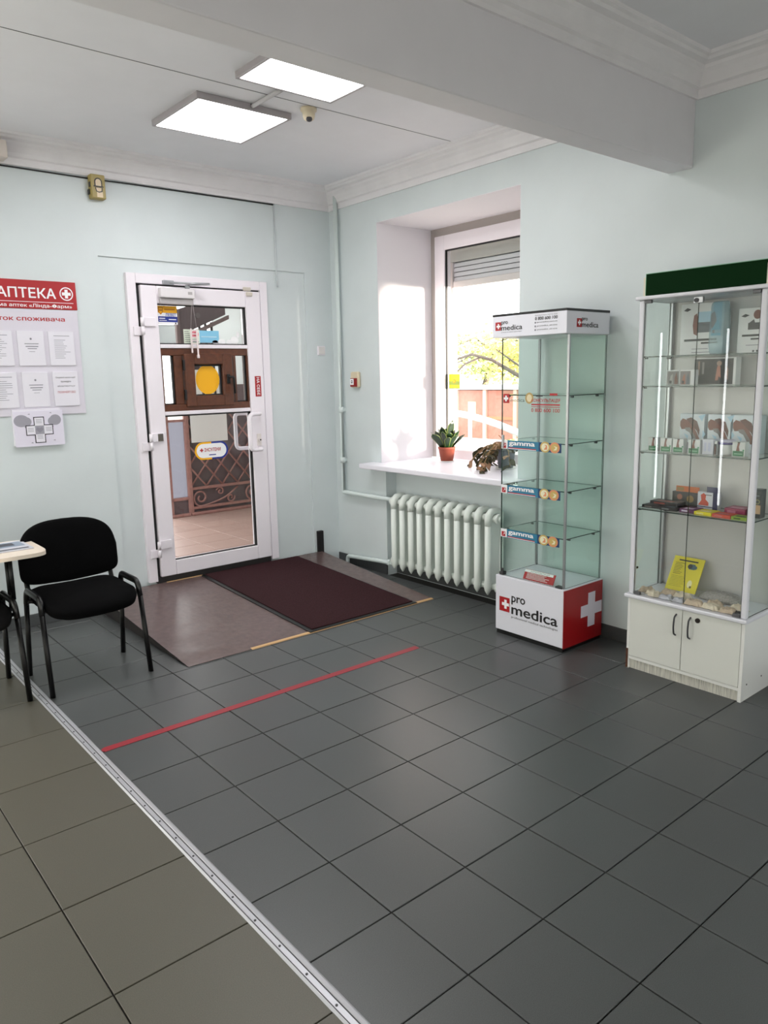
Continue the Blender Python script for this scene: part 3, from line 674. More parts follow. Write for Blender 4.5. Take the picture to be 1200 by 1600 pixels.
# ------------------------------------------------------------------ entrance ramp, mat, floor strip, tape
rp = thing('entrance_ramp', 'brown linoleum covered wedge ramp in front of the door', 'ramp', (1.3, .4, 0))
RY0, RY1, RZ = -.285, YB - .024, .115
def rz(y): return RZ * (y - RY0) / (RY1 - RY0)
bm = bm_new(); prism(bm, [(RY0 + .02, 0.001), (RY1, 0.001), (RY1, rz(RY1) - .006)], 0, .40, 2.17); obj('ramp_body', bm, M('ramp_side', (34, 30, 30), .9), rp)
bm = bm_new(); nx, ny = 40, 30
G = []
for i in range(nx + 1):
    row = []
    for j in range(ny + 1):
        x = .395 + (2.185 - .395) * i / nx; y = RY0 + (RY1 - RY0) * j / ny
        wav = .006 * math.exp(-((y + .16 - .03 * math.sin(x * 5)) / .03) ** 2) * max(0, 1 - abs(x - .75) / .5) + .004 * math.exp(-((y - .05 - .1 * x) / .03) ** 2) * max(0, 1 - abs(x - .85) / .4)
        row.append(bm.verts.new((x, y, rz(y) + .003 + wav)))
    G.append(row)
for i in range(nx):
    for j in range(ny): bm.faces.new((G[i][j], G[i + 1][j], G[i + 1][j + 1], G[i][j + 1])).smooth = True
obj('linoleum', bm, LINO, rp)
bm = bm_new(); prism(bm, [(RY0 - .004, .0), (RY0 + .02, .0), (RY0 + .02, .006), (RY0 - .002, .004)], 0, .78, 2.185); obj('plywood_edge', bm, PLY, rp); bm = bm_new(); bx(bm, .86, 1.13, RY1 - .012, RY1 - .002, rz(RY1) - .004, rz(RY1) + .006); obj('plywood_edge', bm, PLY, rp)
mat_ = thing('door_mat', 'dark maroon carpet mat lying on the ramp at the door', 'mat', (1.6, .4, .05))
def sheet(bm, c, z0, t, n=8):
    """quad sheet that follows the ramp; c = four (x,y) corners front-left, front-right, back-right, back-left"""
    T, B = [], []
    for i in range(n + 1):
        for j in range(n + 1):
            u, v = i / n, j / n
            x = (c[0][0] * (1 - u) + c[1][0] * u) * (1 - v) + (c[3][0] * (1 - u) + c[2][0] * u) * v
            y = (c[0][1] * (1 - u) + c[1][1] * u) * (1 - v) + (c[3][1] * (1 - u) + c[2][1] * u) * v
            T.append(bm.verts.new((x, y, rz(y) + z0 + t))); B.append(bm.verts.new((x, y, rz(y) + z0)))
    I = lambda i, j: i * (n + 1) + j
    for i in range(n):
        for j in range(n):
            bm.faces.new((T[I(i, j)], T[I(i + 1, j)], T[I(i + 1, j + 1)], T[I(i, j + 1)])); bm.faces.new((B[I(i, j)], B[I(i, j + 1)], B[I(i + 1, j + 1)], B[I(i + 1, j)]))
    for i in range(n):
        for a, b in (((i, 0), (i + 1, 0)), ((i, n), (i + 1, n)), ((0, i), (0, i + 1)), ((n, i), (n, i + 1))):
            bm.faces.new((T[I(*a)], T[I(*b)], B[I(*b)], B[I(*a)]))
bm = bm_new(); sheet(bm, [(1.175, -.287), (2.035, -.287), (1.94, .99), (1.115, .99)], .004, .005); obj('rubber_backing', bm, BLACKP, mat_)
bm = bm_new(); sheet(bm, [(1.205, -.262), (2.018, -.26), (1.93, .985), (1.145, .985)], .009, .005); obj('carpet_pile', bm, CARPET, mat_)
fs = thing('threshold_strip', 'long pale aluminium floor strip between olive and dark tiles', 'floor strip', (SX - .01, -2, 0))
bm = bm_new(); prism(bm, [(SX - .028, 0), (SX - .022, .004), (SX - .004, .0055), (SX - .002, .004), (SX + .001, .004), (SX + .003, .0055), (SX + .014, .004), (SX + .02, 0)], 1, -3.3, YB - .03); obj('rail', bm, STRIPM, fs)
bm = bm_new(); bx(bm, SX - .0025, SX - .0005, -3.3, YB - .03, .004, .0058); bx(bm, SX - .020, SX - .0185, -3.3, YB - .03, .004, .0058); obj('groove_line', bm, DARKGREY, fs)
bm = bm_new(); disc(bm, (SX - .0115, -3.2, .0055), .0035, 2, 10, .002); s0 = obj('screw', bm, DARKGREY, fs)
for k in range(1, 33):
    c_ = s0.copy(); COL.objects.link(c_); c_.parent = fs; c_.location = (0, .128 * k, 0)
bm = bm_new(); prism(bm, [(-.27, -.907), (-.262, -.905), (1.482, -.912), (1.484, -.87), (.6, -.868), (-.262, -.866), (-.275, -.872), (-.28, -.89)], 2, .0008, .0016); obj('floor_tape', bm, TAPE, None, None, 'straight strip of red tape stuck across the dark floor tiles', 'tape')

# ------------------------------------------------------------------ chairs
def chair(x, y, label):
    t = thing('stacking_chair', label, 'chair', (0, 0, 0))
    for s in (-1, 1):
        X = s * .247
        bm = bm_new(); tube(bm, [(X, -.192, 0), (X * .985, -.135, .40)], .0172, 10, flat=.72); obj('leg', bm, BLACK, t)
        bm = bm_new(); tube(bm, [(X, .192, 0), (X * .985, .128, .40)], .0172, 10, flat=.72); obj('leg', bm, BLACK, t)
        bm = bm_new(); tube(bm, bend([(X * .985, -.135, .40), (X * .975, -.118, .475), (X * .975, .112, .475), (X * .985, .128, .40)], .05), .0182, 10, flat=.75)
        tube(bm, [(X * .98, -.11, .418), (s * .18, -.11, .405)], .01, 8); tube(bm, [(X * .98, .10, .418), (s * .18, .10, .405)], .01, 8)
        obj('side_frame', bm, BLACKP, t)
        bm = bm_new(); tube(bm, bend([(s * .215, .09, .41), (s * .215, .175, .425), (s * .215, .24, .60)], .05), .013, 8, flat=.55); obj('back_bar', bm, BLACK, t)
    bm = bm_new()
    def sd_(u, v, h):
        z = .435 + h - .03 * max(0, -v - .12) / .1 * (abs(v) > .12) - .012 * math.cos(u / .23 * PI / 2) + (.012 * (v / .2) ** 2 if v > 0 else 0)
        return (u, v, z)
    pad(bm, superell(.228, .215, 5), [(.0001, .028), (.6, .03), (.9, .026), (.985, .014), (1, -.004), (.97, -.03), (.85, -.048), (.5, -.055), (.0001, -.055)], sd_); obj('seat', bm, FABRIC, t)
    bm = bm_new()
    def bk(u, v, h):
        z = .635 + v - (.028 * (1 - (u / .24) ** 2) if v < 0 else -.012 * (1 - (u / .24) ** 2)); uu = u * (1.0 - .12 * max(0, v) / .15)
        yy = .215 + .06 * (z - .5) - .05 * (u / .24) ** 2 + h
        return (uu, yy, z)
    pad(bm, superell(.25, .147, 3.8, 64, 9), [(.0001, -.022), (.7, -.022), (.94, -.018), (1, -.004), (1, .01), (.93, .026), (.0001, .03)], bk); obj('backrest', bm, FABRIC, t)
    t.location = (x, y, 0); return t
chair(-.018, 0, 'black fabric stacking chair standing right of the writing tablet')
ch2 = chair(-.605, .04, 'black fabric stacking chair with a fold-out writing tablet at the left edge')
def world_part(name, bm, m, parent): return obj(name, bm, m, parent)
bm = bm_new()
for (yy, zb) in ((-.02, .475), (.045, .415)):
    tube(bm, [(-.35, yy, zb), (-.352, yy - .01, .69)], .0105, 8)
tube(bm, [(-.352, .045, .42), (-.36, .045, .405)], .012, 8)
obj('tablet_post', bm, BLACK, ch2)
bm = bm_new(); out = [(a - .40, b + .06) for a, b in superell(.205, .20, 6, 40)]; prism(bm, out, 2, .69, .708); obj('writing_tablet', bm, M('tablet_top', (226, 212, 196), .4), ch2, label='pale wood writing tablet')
mg = thing('magazine', 'thin magazine lying on the pale writing tablet', 'magazine', (-.33, .07, .708))
bm = bm_new(); bx(bm, -.42, -.235, -.02, .215, .7085, .7125, .001, 1); obj('pages', bm, PAPER, mg)
prints('cover_print', (-.42, -.02, .7128), 'up', [M('cover_blue', (132, 146, 166), .4), M('cover_dark', (40, 44, 60), .4), M('cover_pale', (206, 206, 214), .4)], [('r', (0, 0, .185, .235), 2), ('r', (.02, .09, .17, .21), 0, 1), ('r', (.05, .12, .13, .19), 1, 2), ('r', (.012, .02, .17, .045), 1, 1)], mg)

# ------------------------------------------------------------------ glass display stand
def logo(o, s, frame, parent, sub=True):
    """red square with a white cross and the two words; s = side of the square"""
    X, Y = FR[frame]; O = Vector(o)
    prints('cross_logo', o, frame, [RED, WPRINT], [('r', (0, 0, s, s), 0), ('+', (s * .56, s * .5, s * .29, s * .1), 1, 1)], parent)
    text('pro', O + X * s * 1.14 + Y * s * .60, s * 1.42, s * .52, frame, INK, parent, bold=.005)
    text('medica', O + X * s * 1.14 + Y * s * .02, s * 4.6, s * .62, frame, INK, parent, bold=.005)
    if sub: text('professional medical technologies', O + X * s * 1.14 - Y * s * .30, s * 4.5, s * .18, frame, INK, parent)
def stand():
    x0, x1, y0, y1 = 1.99, 2.345, -1.50, -1.02
    st = thing('display_stand', 'glass display stand with white and red base beside the radiator', 'display stand', ((x0 + x1) / 2, (y0 + y1) / 2, 0))
    box('plinth', x0 + .006, x1 - .004, y0 + .006, y1 - .006, 0, .026, BLACKP, st)
    b = box('base_cabinet', x0, x1, y0 + .002, y1, .026, .352, WHITEG, st, .003)
    box('red_side_panel', x0 + .002, x1, y0 - .001, y0 + .003, .022, .346, M('red_gloss_panel', (150, 14, 20), .28), st, .0)
    bm = bm_new(); cx, cz = 2.243, .197
    prints('white_cross', (cx, y0 - .0012, cz), 'back', [M('cross_white', (222, 216, 228), .4)], [('+', (0, 0, .098, .033), 0)], st); bm.free()
    fx = x0 - .0004
    O = (fx, y1 - .03, .143)
    prints('cross_logo', O, 'right', [RED, WPRINT], [('r', (0, 0, .076, .085), 0), ('+', (.046, .044, .027, .009), 1, 1)], st)
    text('pro', (fx, y1 - .120, .196), .1, .052, 'right', INK, st, bold=.018)
    text('medica', (fx, y1 - .120, .139), .325, .062, 'right', INK, st, bold=.018)
    text('professional medical technologies', (fx, y1 - .120, .113), .325, .016, 'right', INK, st)
    # glass
    gz0, gz1 = .353, 1.688
    pane('glass_front', 2.008, 2.013, -1.478, -1.045, gz0, gz1, st, label='glass front door'); pane('glass_side', 2.014, 2.338, -1.487, -1.482, gz0, gz1, st); pane('glass_side', 2.014, 2.338, -1.04, -1.035, gz0, gz1, st)
    pane('glass_back', 2.333, 2.338, -1.48, -1.042, gz0, gz1, st)
    for (a, c) in ((2.006, -1.489), (2.322, -1.052)):
        bm = bm_new(); bx(bm, a, a + .012, c, c + .014, gz0, gz1, .002, 1); obj('corner_post', bm, M('post_grey', (158, 160, 162), .3, metal=.8), st)
    for z in (1.382, 1.130, .879, .624):
        s = pane('glass_shelf', 2.02, 2.332, -1.480, -1.043, z - .005, z, st)
        for xx in (2.06, 2.28):
            for ya, yb_ in ((-1.481, -1.466), (-1.042, -1.056)):
                bm = bm_new(); tube(bm, [(xx, ya, z - .009), (xx, yb_, z - .009)], .006, 8); obj('shelf_pin', bm, DARKGREY, s)
    bm = bm_new(); bx(bm, 1.998, 2.03, -1.066, -1.038, .353, .372, .003); bx(bm, 2.0, 2.012, -1.062, -1.05, .37, .394, .004); obj('door_pivot', bm, DARKGREY, st); box('door_pivot', 2.0, 2.03, -1.478, -1.435, .353, .362, DARKGREY, st)
    bm = bm_new(); bx(bm, 2.0, 2.012, -1.06, -1.045, 1.09, 1.16, .003); obj('door_lock', bm, ALU, st)
    # header
    hx0, hy0, hy1 = 1.974, -1.494, -1.0
    h = box('header', hx0, 2.345, hy0, hy1, 1.690, 1.802, WHITEG, st, .003)
    box('header_top', hx0, 2.345, hy0, hy1, 1.802, 1.814, BLACKP, h)
    prints('cross_logo', (hx0 - .0004, -1.022, 1.728), 'right', [RED, WPRINT], [('r', (0, 0, .040, .044), 0), ('+', (.022, .022, .0135, .0048), 1, 1)], h)
    text('pro', (hx0 - .0004, -1.064, 1.753), .046, .022, 'right', INK, h, bold=.012); text('medica', (hx0 - .0004, -1.064, 1.727), .146, .027, 'right', INK, h, bold=.012)
    text('professional medical technologies', (hx0 - .0004, -1.064, 1.714), .142, .006, 'right', INK, h)
    text('0 800 600 100', (hx0 - .0004, -1.294, 1.766), .143, .0165, 'right', INK, h, bold=.012)
    text('Безкоштовна гаряча лінія', (hx0 - .0004, -1.294, 1.787), .143, .006, 'right', INK, h)
    for k, s_ in enumerate(('promedica.com.ua', 'promedica_ukraine', 'promedica_ukraine')):
        zz = 1.750 - .0185 * k
        prints('media_icon', (hx0 - .0004, -1.290, zz - .001), 'right', [GREYINK], [('c', (.006, .005, .005), 0)], h)
        text(s_, (hx0 - .0004, -1.308, zz), .128, .009, 'right', INK, h)
    prints('cross_logo', (2.055, hy0 - .0004, 1.723), 'back', [RED, WPRINT], [('r', (0, 0, .042, .043), 0), ('+', (.022, .022, .0135, .0048), 1, 1)], h)
    text('pro', (2.098, hy0 - .0004, 1.750), .048, .02, 'back', INK, h, bold=.012); text('medica', (2.098, hy0 - .0004, 1.723), .143, .027, 'back', INK, h, bold=.012)
    # the stickers on the front glass
    gx = 2.0072
    s = thing  # noqa
    def strip(zt):
        W, Hh = .43, .05
        yL = -1.042
        fr_ = (Vector((0, -1, 0)), Vector((0, 0, 1)))
        p = prints('shelf_label', (gx, yL, zt - Hh), fr_, [TEAL, WPRINT, RED, M('label_gold', (196, 168, 96), .5), M('label_skin', (214, 140, 100), .5), M('label_pale', (226, 222, 190), .5), M('label_navy', (16, 56, 100), .5)],
               [('r', (.045, 0, W - .02, Hh), 0), ('r', (0, .002, .044, Hh), 1), ('r', (.006, .006, .034, .034), 2, 1), ('p', [(.012, .011), (.027, .026), (.019, .028), (.03, .03), (.03, .018), (.028, .022)], 1, 2),
                ('r', (.05, .006, .245, .011), 2, 1), ('r', (.05, .003, .245, .006), 1, 1), ('r', (.262, 0, W - .02, Hh), 6, 1),
                ('c', (.305, .026, .033, .029), 3, 2), ('c', (.305, .026, .024, .021), 5, 3), ('c', (.368, .026, .033, .029), 4, 4), ('c', (.368, .026, .024, .021), 3, 5), ('p', [(.36, .012), (.375, .026), (.362, .036), (.385, .03), (.38, .014)], 5, 6), ('p', [(.296, .012), (.312, .03), (.3, .038), (.318, .036), (.32, .014)], 4, 4)], st, lift=.0004)
        text('gamma', (gx, yL - .055, zt - Hh + .016), .182, .026, fr_, WPRINT, p, bold=.03, lift=.0016)
    for z in (1.132, .880, .626): strip(z)
    fr_ = 'right'
    prints('cross_logo', (gx, -1.053, 1.337), fr_, [RED, WPRINT, GREYINK], [('r', (0, 0, .044, .05), 0), ('+', (.02, .025, .016, .006), 1, 1)], st)
    text('medica', (gx, -1.104, 1.345), .099, .018, fr_, INK, st)
    prints('round_seal', (gx, -1.236, 1.365), fr_, [M('seal_gold', (176, 150, 92), .5), M('seal_pale', (220, 206, 170), .5)], [('c', (0, 0, .028, .03), 0), ('c', (0, 0, .018, .02), 1, 1)], st)
    text('КОНСУЛЬТАЦІЯ', (gx, -1.25, 1.342), .187, .021, fr_, REDT, st, bold=.02)
    prints('small_print', (gx, -1.25, 1.318), fr_, [REDT, RED, INK], [('r', (0, .010, .187, .017), 0), ('r', (0, 0, .187, .003), 0), ('r', (.12, .062, .17, .073), 1), ('r', (.03, .056, .075, .063), 2)], st)
    text('0 800 600 100', (gx, -1.25, 1.292), .187, .020, fr_, REDT, st, bold=.012)
    c = thing('red_card', 'small red card standing inside the display stand base', 'card', (2.03, -1.33, .353))
    bm = bm_new(); prism(bm, [(2.022, .3535), (2.026, .3535), (2.052, .405), (2.048, .405)], 1, -1.403, -1.193); obj('card', bm, RED, c)
    n_ = Vector((0, -1, 0)), Vector((.45, 0, .893)).normalized()
    prints('card_print', (2.0218, -1.193, .3535), n_, [WPRINT], [('r', (0, .043, .197, .0575), 0)] + textlines(.02, .18, .006, .042, 5, 0, .3, .3), c, lift=.001)
    text('КОНСУЛЬТАЦІЯ', (2.0218, -1.27, .3535) + Vector((0, 0, 0)) if False else Vector((2.0218, -1.235, .3535)) + n_[1] * .046, .13, .008, n_, INK, c, lift=.002)
stand()

# ------------------------------------------------------------------ glazed display cabinet
CX0, CX1, CY0, CY1 = 2.07, 2.366, -2.424, -1.835
SHELF = (1.564, 1.425, 1.112, .832)
def cabinet():
    cab = thing('display_cabinet', 'white glazed display cabinet with a dark green header at the right', 'display cabinet', ((CX0 + CX1) / 2, (CY0 + CY1) / 2, 0))
    bm = bm_new()
    bx(bm, CX0, CX1, CY1 - .016, CY1, .0, .375, .001, 1); bx(bm, CX0, CX1, CY0, CY0 + .016, .0, .375, .001, 1); bx(bm, CX1 - .008, CX1, CY0 + .016, CY1 - .016, .02, .375); bx(bm, CX0 + .002, CX1 - .008, CY0 + .016, CY1 - .016, .052, .068)
    obj('carcass', bm, WHITE, cab)
    bm = bm_new(); bx(bm, CX0 + .012, CX0 + .026, CY0 + .016, CY1 - .016, .0, .052); obj('plinth_board', bm, M('scuffed_plinth', (186, 184, 174), .6, noise=.4, nscale=60, stretch=(1, 4, .15)), cab)
    bm = bm_new(); bx(bm, CX0 - .0012, CX0 + .05, CY1 - .011, CY1 + .0008, .002, .105); obj('worn_edge', bm, M('bare_chipboard', (78, 44, 26), .8, noise=.3, nscale=80), cab)
    for (a, b, hy) in ((-2.126, CY1 - .017, -2.097), (CY0 + .017, -2.1295, -2.169)):
        d = box('door', CX0 - .002, CX0 + .014, a, b, .07, .372, M('door_laminate', (214, 215, 208), .35), cab, .0012)
        bm = bm_new(); tube(bm, bend([(CX0, hy, .345), (CX0 - .02, hy, .335), (CX0 - .026, hy, .29), (CX0 - .02, hy, .25), (CX0, hy, .24)], .03), .0042, 8); obj('handle', bm, DARKGREY, d)
    bm = bm_new(); disc(bm, (CX0 - .004, -2.205, .339), .0115, 0, 18, .008); disc(bm, (CX0 - .009, -2.205, .339), .006, 0, 12, .004); obj('door_lock', bm, M('lock_dark', (48, 42, 38), .4, metal=.5), cab)
    bm = bm_new(); bx(bm, CX0 - .016, CX1, CY0 - .01, CY1 + .016, .375, .395, .006, 3); obj('worktop', bm, ALUW, cab)
    # frame of posts
    z0, z1 = .395, 1.822
    for (a, b, c, d_) in ((CX0, CX0 + .026, CY1 - .026, CY1), (CX0, CX0 + .026, CY0, CY0 + .026)):
        bm = bm_new(); bx(bm, a, b, c, d_, z0, z1, .006, 3); obj('post', bm, ALUW, cab)
    for (c, d_) in ((CY1 - .022, CY1), (CY0, CY0 + .022)):
        bm = bm_new(); bx(bm, CX1 - .03, CX1 - .004, c, d_, z0, z1, .002, 1); obj('post', bm, ALU, cab)
    box('back_panel', CX1 - .006, CX1, CY0, CY1, z0, z1, M('back_laminate', (196, 194, 192), .22), cab)
    bm = bm_new(); bx(bm, CX0 - .014, CX1, CY0 - .014, CY1 + .016, z1, z1 + .018, .006, 3); obj('top_board', bm, ALUW, cab)
    h = box('header', CX0, CX0 + .012, CY0 + .01, CY1 - .03, 1.842, 1.938, GREENH, cab, .001)
    bm = bm_new(); bx(bm, CX0 + .002, CX0 + .20, CY1 - .030, CY1 - .016, 1.84, 1.925, .001, 1); obj('header_end', bm, M('header_end_cream', (222, 212, 196), .5), cab); bm = bm_new(); bx(bm, CX0 + .002, CX0 + .20, CY0, CY0 + .012, 1.84, 1.925, .001, 1); obj('header_end', bm, M('header_end_cream', (222, 212, 196), .5), cab)
    bm = bm_new(); bx(bm, CX0 - .001, CX0 + .013, CY0 + .009, CY1 - .029, 1.938, 1.9405); bx(bm, CX0 - .001, CX0 + .013, CY1 - .0305, CY1 - .0285, 1.842, 1.94); obj('header_edge', bm, M('header_edge_green', (120, 176, 140), .5), cab)
    # glass: two doors, sides, shelves
    ym = -2.125
    for (a, b) in ((ym + .001, CY1 - .028), (CY0 + .028, ym - .001)):
        pane('glass_door', CX0 + .004, CX0 + .009, a, b, z0 + .006, z1 - .006, cab, CGLASS)
    for c in (CY1 - .010, CY0 + .006): pane('glass_side', CX0 + .028, CX1 - .032, c, c + .005, z0, z1, cab)
    for z in SHELF:
        s = pane('glass_shelf', CX0 + .014, CX1 - .008, CY0 + .012, CY1 - .012, z - .006, z, cab, CGLASS)
        for xa, ya in ((CX0 + .03, CY1 - .03), (CX0 + .03, CY0 + .011), (CX1 - .05, CY1 - .03)): box('shelf_clip', xa, xa + .015, ya, ya + .019, z - .012, z - .006, BLACKP, s)
    bm = bm_new(); bx(bm, CX0 - .002, CX0 + .016, -2.146, -2.104, 1.787, 1.815, .002); obj('glass_lock', bm, CHROME, cab)
    bm = bm_new(); disc(bm, (CX0 - .003, -2.118, 1.800), .010, 0, 14, .006); obj('lock_barrel', bm, DARKGREY, cab)
    for ya, yb_ in ((CY1 - .062, CY1 - .028), (CY0 + .028, CY0 + .062)):
        for za, zb_ in ((1.806, 1.8215), (.396, .412)): box('glass_hinge', CX0 - .001, CX0 + .014, ya, yb_, za, zb_, M('hinge_grey', (96, 96, 98), .4, metal=.6), cab, .002)
    bm = bm_new(); bx(bm, CX0 + .03, CX0 + .042, CY1 - .024, CY1 - .010, .52, .53); obj('glass_clip', bm, BLACKP, cab)
    for xx, zz in ((CX0 + .05, .075), (CX0 + .2, .075)):
        bm = bm_new(); disc(bm, (xx, CY0 - .0005, zz), .004, 1, 10, .002); obj('side_screw', bm, BLACKP, cab)
cabinet()
# goods in the cabinet ------------------------------------------------
SKIN = M('skin_print', (164, 104, 84), .5); SKIN2 = M('dark_skin_print', (120, 70, 56), .5); GREYP = M('grey_brace_print', (92, 98, 106), .5)
PACK = M('pack_white', (220, 222, 222), .4); PALEB = M('pale_blue_print', (170, 204, 222), .5); DKPH = M('dark_photo_print', (34, 28, 28), .5); GREYPH = M('grey_photo_print', (128, 122, 120), .5)
def carton(name, label, cat, x, y0, y1, z0, z1, dep, m, mats, shapes, group=None, lab=None):
    """upright pack on a shelf: its printed face looks to -x. y0 is the left (larger y) edge"""
    t = thing(name, label, cat, (x + dep / 2, (y0 + y1) / 2, z0), group)
    bm = bm_new(); bx(bm, x, x + dep, y1, y0, z0, z1, .001, 1); obj('pack', bm, m, t)
    prints('front_print', (x - .0002, y0, z0), 'right', mats, shapes, t)
    return t
e = .0005
z = SHELF[0] + e
carton('product_box', 'tall white box with a torso belt picture at the left of the top shelf', 'box', 2.285, -1.93, -2.14, z, z + .24, .05, PACK, [SKIN2, GREYP, PALEB, GREYINK, INK],
       [('p', [(.066, .10), (.085, .09), (.088, .15), (.080, .195), (.065, .185), (.06, .14)], 0), ('p', [(.165, .085), (.15, .13), (.146, .185), (.165, .20), (.175, .16)], 0), ('p', [(.085, .2), (.15, .2), (.148, .15), (.088, .15)], 3 if False else 2, 0), ('r', (.084, .105, .15, .152), 1, 1), ('p', [(.012, .21), (.03, .222), (.05, .214), (.03, .205)], 4),
        ('r', (.02, .066, .18, .076), 4), ('r', (.105, .052, .185, .06), 4), ('r', (.06, .028, .14, .031), 3), ('r', (.06, .012, .15, .015), 3), ('p', [(.16, .24), (.2, .24), (.2, .1), (.15, .1)], 2, -1)])
bag = thing('plastic_bag', 'translucent pale blue plastic bag between the two tall boxes on the top shelf', 'bag', (2.24, -2.135, z))
bm = bm_new(); pad(bm, superell(.05, .119, 9), [(.0001, -.006), (.7, -.009), (.9, -.006), (1, 0), (.9, .006), (.0001, .006)], lambda u, v, h: (2.25 + h, -2.14 + u * (1 - .12 * max(0, v) / .11) + .002 * math.sin(v * 80), z + .1195 + v)); obj('pouch', bm, glass('bag_film', (.80, .9, .93), .15, haze=.25), bag)
prints('bag_print', (2.2325, -2.11, z + .09), 'right', [M('bag_teal', (96, 150, 170), .4)], [('p', [(0, .02), (.03, .07), (.04, .02)], 0), ('r', (0, -.005, .045, .006), 0)], bag, lift=.003)
carton('product_box', 'tall white box with a black knee brace picture at the right of the top shelf', 'box', 2.29, -2.205, -2.37, z, z + .20, .04, PACK, [SKIN2, BLACKP, GREYINK, INK],
       [('c', (.085, .17, .018, .02), 0), ('p', [(.10, .15), (.13, .185), (.15, .17), (.13, .14)], 0), ('r', (.045, .105, .125, .135), 1), ('p', [(.05, .135), (.07, .15), (.075, .135)], 1), ('p', [(.012, .165), (.03, .175), (.05, .168), (.03, .16)], 3), ('r', (.02, .075, .125, .084), 3), ('r', (.06, .06, .12, .067), 3), ('r', (.04, .035, .12, .038), 2), ('c', (.075, .01, .005), 3), ('c', (.092, .01, .005), 3)])
z = SHELF[1] + e
def photo(w_, h_, dark): return [('r', (.002, .003, w_ - .004, h_ - .006), 0), ('p', [(w_ * .15, .005), (w_ * .3, h_ * .6), (w_ * .45, h_ * .75), (w_ * .5, .005)], 1, 1), ('p', [(w_ * .6, .005), (w_ * .62, h_ * .5), (w_ * .75, h_ * .85), (w_ * .85, h_ * .4), (w_ * .88, .005)], 2, 1), ('r', (w_ * .2, h_ * .1, w_ * .4, h_ * .3), 3, 2)]
carton('photo_box', 'small box with a grey leg photograph alone at the left of the second shelf', 'box', 2.25, -1.89, -1.955, z, z + .072, .04, PACK, [GREYPH, M('pale_photo_print', (176, 172, 168), .5), SKIN2, DKPH], photo(.065, .072, 0))
carton('photo_box', 'small box with a leg photograph before the wide dark box', 'box', 2.19, -1.99, -2.06, z, z + .072, .04, PACK, [GREYPH, SKIN, GREYP, DKPH], photo(.056, .072, 0))
carton('photo_box', 'wide dark box with bare leg photographs at the back of the second shelf', 'box', 2.262, -2.02, -2.22, z, z + .124, .05, PACK, [DKPH, SKIN, M('tan_photo_print', (150, 120, 104), .5), GREYPH],
       [('r', (.002, .003, .188, .120), 0), ('r', (.02, .045, .028, .11), 2, 1), ('r', (.04, .05, .05, .105), 3, 1), ('p', [(.105, .02), (.112, .08), (.12, .1), (.128, .08), (.132, .03), (.122, .04), (.118, .02)], 1, 1), ('p', [(.15, .03), (.158, .09), (.166, .07), (.166, .02)], 2, 1), ('c', (.122, .098, .012), 2, 2)])
z = SHELF[2] + e
ARM = [('p', [(.0, .098), (.012, .112), (.035, .105), (.06, .085), (.085, .05), (.105, .008), (.085, .002), (.062, .04), (.035, .062), (.008, .06), (.0, .075)], 0), ('p', [(.03, .11), (.055, .118), (.085, .1), (.1, .06), (.098, .03), (.085, .055), (.055, .085)], 1, 1), ('p', [(.025, .068), (.05, .07), (.078, .03), (.085, .012), (.07, .01), (.05, .045), (.03, .055)], 2, 2), ('p', [(.09, .125), (.125, .135), (.11, .10)], 3), ('p', [(.045, .03), (.02, .04), (.04, .012)], 3), ('p', [(.115, .06), (.13, .04), (.115, .02)], 3), ('r', (.0, -.002, .06, .001), 4)]
for (a, b, lb) in ((-1.955, -2.078, 'white box with a wrist brace picture, leftmost of the three on the third shelf'), (-2.095, -2.205, 'white box with a wrist brace picture, middle one of the three on the third shelf'), (-2.215, -2.345, 'white box with a wrist brace picture, rightmost of the three on the third shelf')):
    carton('brace_box', lb, 'box', 2.275, a, b, z, z + .175, .05, M('brace_pack', (208, 216, 222), .4), [SKIN2, M('brown_skin_print', (96, 58, 48), .5), GREYPH, PALEB, GREYINK], [(k, ([(u + .002, v + .04) for u, v in a_] if k == 'p' else (a_[0], a_[1] + .04, a_[2], a_[3])), mi, *r) for k, a_, mi, *r in ARM], 'wrist brace boxes on the third shelf')
LEG = [('r', (.004, .003, .052, .026), 0), ('p', [(.018, .026), (.024, .062), (.034, .062), (.03, .045), (.034, .026)], 1), ('p', [(.024, .062), (.034, .062), (.036, .066), (.022, .066)], 3), ('c', (.05, .03, .004), 2), ('r', (.01, .012, .046, .015), 4, 1)]
for (a, b, lb) in ((-1.880, -1.925, 'small green banded box furthest left at the front of the third shelf'), (-1.945, -2.002, 'second small green banded box from the left on the third shelf'), (-2.008, -2.062, 'third small green banded box from the left on the third shelf'), (-2.085, -2.142, 'fourth small green banded box from the left, left of the clear box'), (-2.292, -2.350, 'last small green banded box at the right, beside the white jar')):
    carton('remedy_box', lb, 'box', 2.12, a, b, z, z + .066, .035, M('clear_pack', (202, 208, 206), .3), [GREENB, SKIN2, M('green_dot', (60, 140, 96), .5), INK, M('pale_green_text', (160, 206, 180), .5)], [(k, a_, mi, *r) if k != 'r' else (k, (a_[0], a_[1], min(a_[2], a - b - .004), a_[3]), mi, *r) for k, a_, mi, *r in LEG], 'green banded boxes on the third shelf')
carton('clear_box', 'clear white box between a green banded box and the white jar', 'box', 2.13, -2.148, -2.20, z, z + .07, .04, M('pale_clear_pack', (198, 202, 212), .25), [M('faint_blue_print', (176, 182, 204), .5)], [('r', (.01, .015, .02, .055), 0), ('r', (.028, .015, .04, .055), 0)])
j = thing('cream_jar', 'white jar with a violet banded lid at the front of the third shelf', 'jar', (2.16, -2.25, z))
bm = bm_new(); lathe(bm, [(.024, z), (.030, z + .004), (.031, z + .045), (.029, z + .05)], 2.16, -2.25, 24); obj('jar_body', bm, PACK, j)
